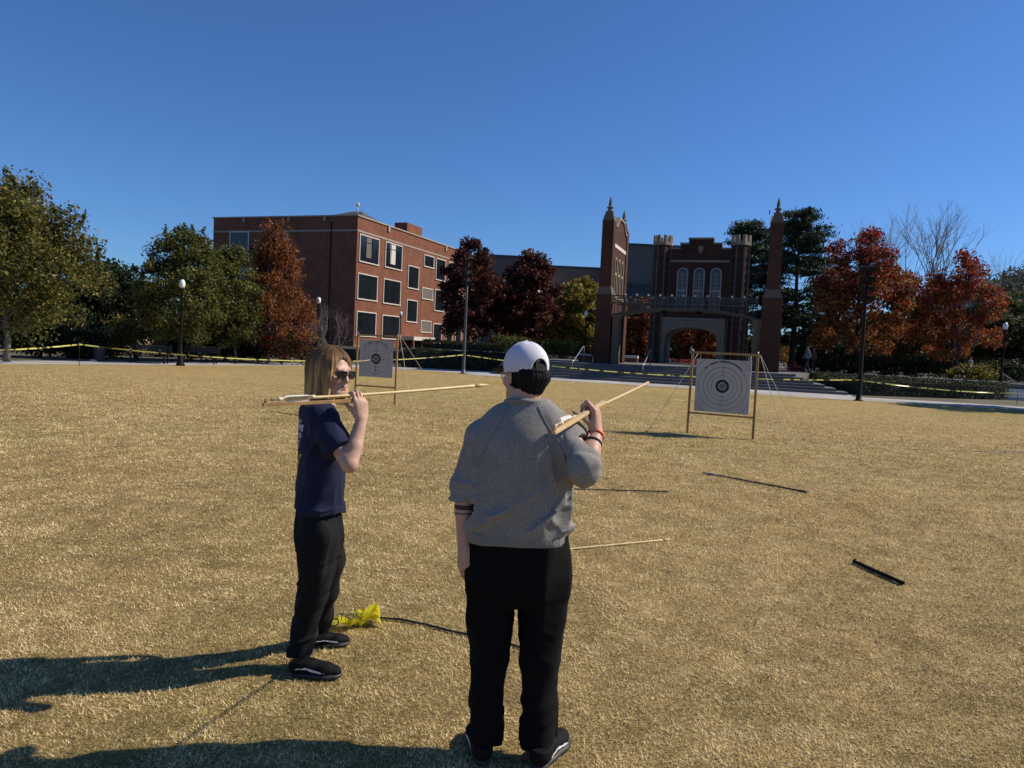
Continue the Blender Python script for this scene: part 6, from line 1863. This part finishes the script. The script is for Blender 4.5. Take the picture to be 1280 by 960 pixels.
    for p in (kn[0][-1], kn[1][-1]):
        m = MB(); m.tube([p+(0,0,.04), p+(.005,0,-.03), (p[0]+.008, p[1], .08)], [.040,.036,.033], 12); m.build('sock', M['black_cloth'], root)
    # --- hair: centre part, straight to the shoulders
    S = SDF(hc-.24, hc+.2, .0034)
    S.ell(L(0,-.022,.030), (.094,.112,.104), R, 0)
    for x, y, x2, y2, r1_, r2_ in ((-.066,-.005,-.076,-.004,.034,.027),(.066,-.005,.076,-.004,.034,.027),(-.055,-.055,-.068,-.055,.045,.034),(.055,-.055,.068,-.055,.045,.034),(0,-.078,0,-.082,.05,.036),(-.03,-.075,-.035,-.078,.048,.034),(.03,-.075,.035,-.078,.048,.034)):
        S.rc(L(x,y,.03), L(x2*1.08,y2*1.08,-.135), r1_, r2_, .03)
    S.chain([L(-.062,.020,.055), L(-.074,.018,-.02), L(-.076,.010,-.125)], [.024,.019,.014], .03); S.chain([L(.062,.045,.055), L(.074,.055,-.02), L(.076,.052,-.125)], [.024,.021,.016], .03)
    S.ell(L(0,.118,-.045), (.060,.085,.128), R, .015, True)
    S.cut(L(0,-.03,-.138), -R[:,2] + .12*R[:,1], .3)
    def hf(P):
        q = (P-hc) @ R; an = np.arctan2(q[:,0], -q[:,1]); return -.005*vnoise(np.stack([an*7, q[:,2]*5, q[:,2]*0], 1)) - .0032*vnoise(np.stack([an*24, q[:,2]*6, an], 1)) + .005*np.exp(-(q[:,0]/.006)**2)*(q[:,2] > .09)
    S.displace(hf)
    v, f = S.mesh(); v = relax(v, f, 1)
    def hcol(q, n_):
        t = np.clip((.10 - q[:,2])/.22 + .35*n_, 0, 1)[:,None]
        return np.array((.10,.055,.025))*(1-t) + np.array((.54,.335,.15))*t
    q = (v-hc) @ R; an = np.arctan2(q[:,0], -q[:,1]); c1_ = hcol(q, vnoise(np.stack([an*22, q[:,2]*4, an*3], 1)))
    rng = np.random.default_rng(8); paths, cols = [], []
    for i in range(2800):
        an = rng.uniform(-1.75, 2.3); x, y = math.sin(an), -math.cos(an); y0 = rng.uniform(-.08,.06); zb = -.185 + .075*rng.uniform(0,1)**1.5; pp = []
        k0 = rng.uniform(.985,1.05); n = 12; wv = rng.uniform(0,6.28,2); wa = rng.uniform(.0,.006)
        for t in np.linspace(0,1,n):
            if t < .45:
                ph = (t/.45)*math.pi/2; w_ = math.sin(ph)
                px_ = x*.094*w_; py_ = -.022 + (y*.112)*w_ + y0*(1-w_)*.8; pz_ = .030 + .104*math.cos(ph)*math.sqrt(max(.1,1-((y0*(1-w_))/.112)**2))
            else:
                s = (t-.45)/.55; fl = 1 + .07*s; px_ = x*.098*fl; py_ = -.022 + y*(.112 - .004*s); pz_ = .030 + (zb-.030)*s
            kk_ = k0 + wa*8*math.sin(t*9+wv[0])*t; pp.append(L(px_*kk_, (py_+.022)*kk_-.022 + wa*math.sin(t*7+wv[1])*t, pz_) + rng.normal(size=3)*.001)
        paths.append(pp); b_ = rng.uniform(0,1); cols.append(np.array((.13,.070,.030))*(1-b_) + np.array((.66,.42,.20))*b_)
    v2, q2, c2 = strands(paths, .0011, cols)
    qz = (v2-hc) @ R; tt = np.clip((.11-qz[:,2])/.16,0,1)[:,None]; c2 = c2*(.35+.65*tt)
    np_mesh('hair', np.concatenate([v,v2]), np.concatenate([f,q2+len(v)]), M['hair'], root, cols=np.concatenate([c1_,c2]))
    # --- sunglasses
    fr, ln = MB(), MB()
    def wrapy(x): return .116 - 1.9*x*x*2.2
    for s in (-1,1):
        oc = [(-.0265,.014),(-.022,.019),(.022,.018),(.0275,.012),(.025,-.010),(.016,-.0185),(-.010,-.0185),(-.021,-.010)]
        P2 = [(s*(.034)+s*a, b-.004) for a, b in oc]
        n = len(P2); vs_ = [L(x_, wrapy(x_), z_) for x_, z_ in P2] + [L(x_, wrapy(x_)-.003, z_) for x_, z_ in P2]
        ln.add(vs_, [tuple(range(n)), tuple(range(2*n-1,n-1,-1))] + [(i,(i+1)%n,n+(i+1)%n,n+i) for i in range(n)])
        fr.tube([L(x_, wrapy(x_)+.0005, z_) for x_, z_ in P2 + P2[:1]], .0024, 6, False)
        fr.tube([L(s*.060,.097,.006), L(s*.078,.06,.006), L(s*.082,.0,.004), L(s*.080,-.02,-.008)], .0026, 6)
    fr.tube([L(-.009,wrapy(.009),.006), L(0,.118,.008), L(.009,wrapy(.009),.006)], .0026, 6)
    g_ = fr.build('sunglasses', M['lens_dark'], root); ln.build('lens', M['lens_dark'], g_)
    # --- thrower and dart
    G_ = wrR + fR*.088 + nR*.018
    rear = G_ - dd*.475; rear[2] = A_(334,506.5,rear[1])[2]; d = nrm(G_-rear)
    thrower('spear_thrower', 'brown wooden spear thrower held by the long haired thrower in navy', rear, G_ + d*.07, 'wood_post', .028, .016)
    dr = rear + d*.035 + np.array((0,0,.022)); tip = A_(611, 481, 4.05)
    dart('bamboo dart with pale feathers held level by the long haired thrower', dr, tip, 'bamboo', .0075, .006, True)
    return root
build_woman()
# ------------------------------------------------------------------ dry grass blades close to the viewer
def grass():
    rng = np.random.default_rng(3)
    ys = np.linspace(1.5, 30, 600); dens = 15000*np.minimum(1, (3.6/ys)**1.8)*np.clip((30-ys)/14, 0, 1); wid = 1.66*ys + 1.6
    pdf = dens*wid; tot = int(np.trapezoid(pdf, ys)) if hasattr(np, 'trapezoid') else int(np.trapz(pdf, ys))
    cdf = np.cumsum(pdf); cdf /= cdf[-1]
    y = np.interp(rng.uniform(0,1,tot), cdf, ys); x = (rng.uniform(-.5,.5,tot))*(1.66*y + 1.6)
    P = np.stack([x, y, np.zeros(tot)], 1)
    pat = .8*vnoise(P*np.array((4,5,1))) + .9*vnoise(P*np.array((15,19,1))+7) ; big = vnoise(P*.7+3)
    k = np.clip(y/3.6, 1, 4.5)
    Ls = rng.uniform(.009,.024,tot)*(1+.2*pat)*k**.35; w = rng.uniform(.0013,.0025,tot)*k**.9
    an = rng.uniform(0,6.283,tot); tilt = rng.uniform(.6,1.5,tot)
    d = np.stack([np.cos(an)*np.sin(tilt), np.sin(an)*np.sin(tilt), np.cos(tilt)], 1); s = np.stack([-np.sin(an), np.cos(an), np.zeros(tot)], 1)
    P[:,2] = rng.uniform(-.004,.006,tot)
    v = np.stack([P - s*w[:,None], P + s*w[:,None], P + d*Ls[:,None]], 1).reshape(-1,3)
    pal = np.array([(.93,.755,.42),(.83,.625,.285),(.66,.455,.18),(.34,.23,.09),(.17,.125,.05),(.85,.73,.46)])
    sel = np.clip(((1-pat*.7-big*.35)*.5*5.2 + rng.normal(size=tot)*1.5), 0, 4.99).astype(int)
    sel[rng.uniform(size=tot) < .08] = 5
    c = pal[sel]*rng.uniform(.75,1.25,(tot,1))
    o = np_mesh('grass', v, None, M['blade'], None, smooth=False, cols=np.repeat(c,3,0), tris=np.arange(tot*3).reshape(-1,3))
    tag(o, 'short dry straw coloured grass blades over the whole near lawn', 'grass', kind='stuff')
    print('blades', tot)
M['blade'] = leaf_mat('grass_blade', .3, .65)
grass()
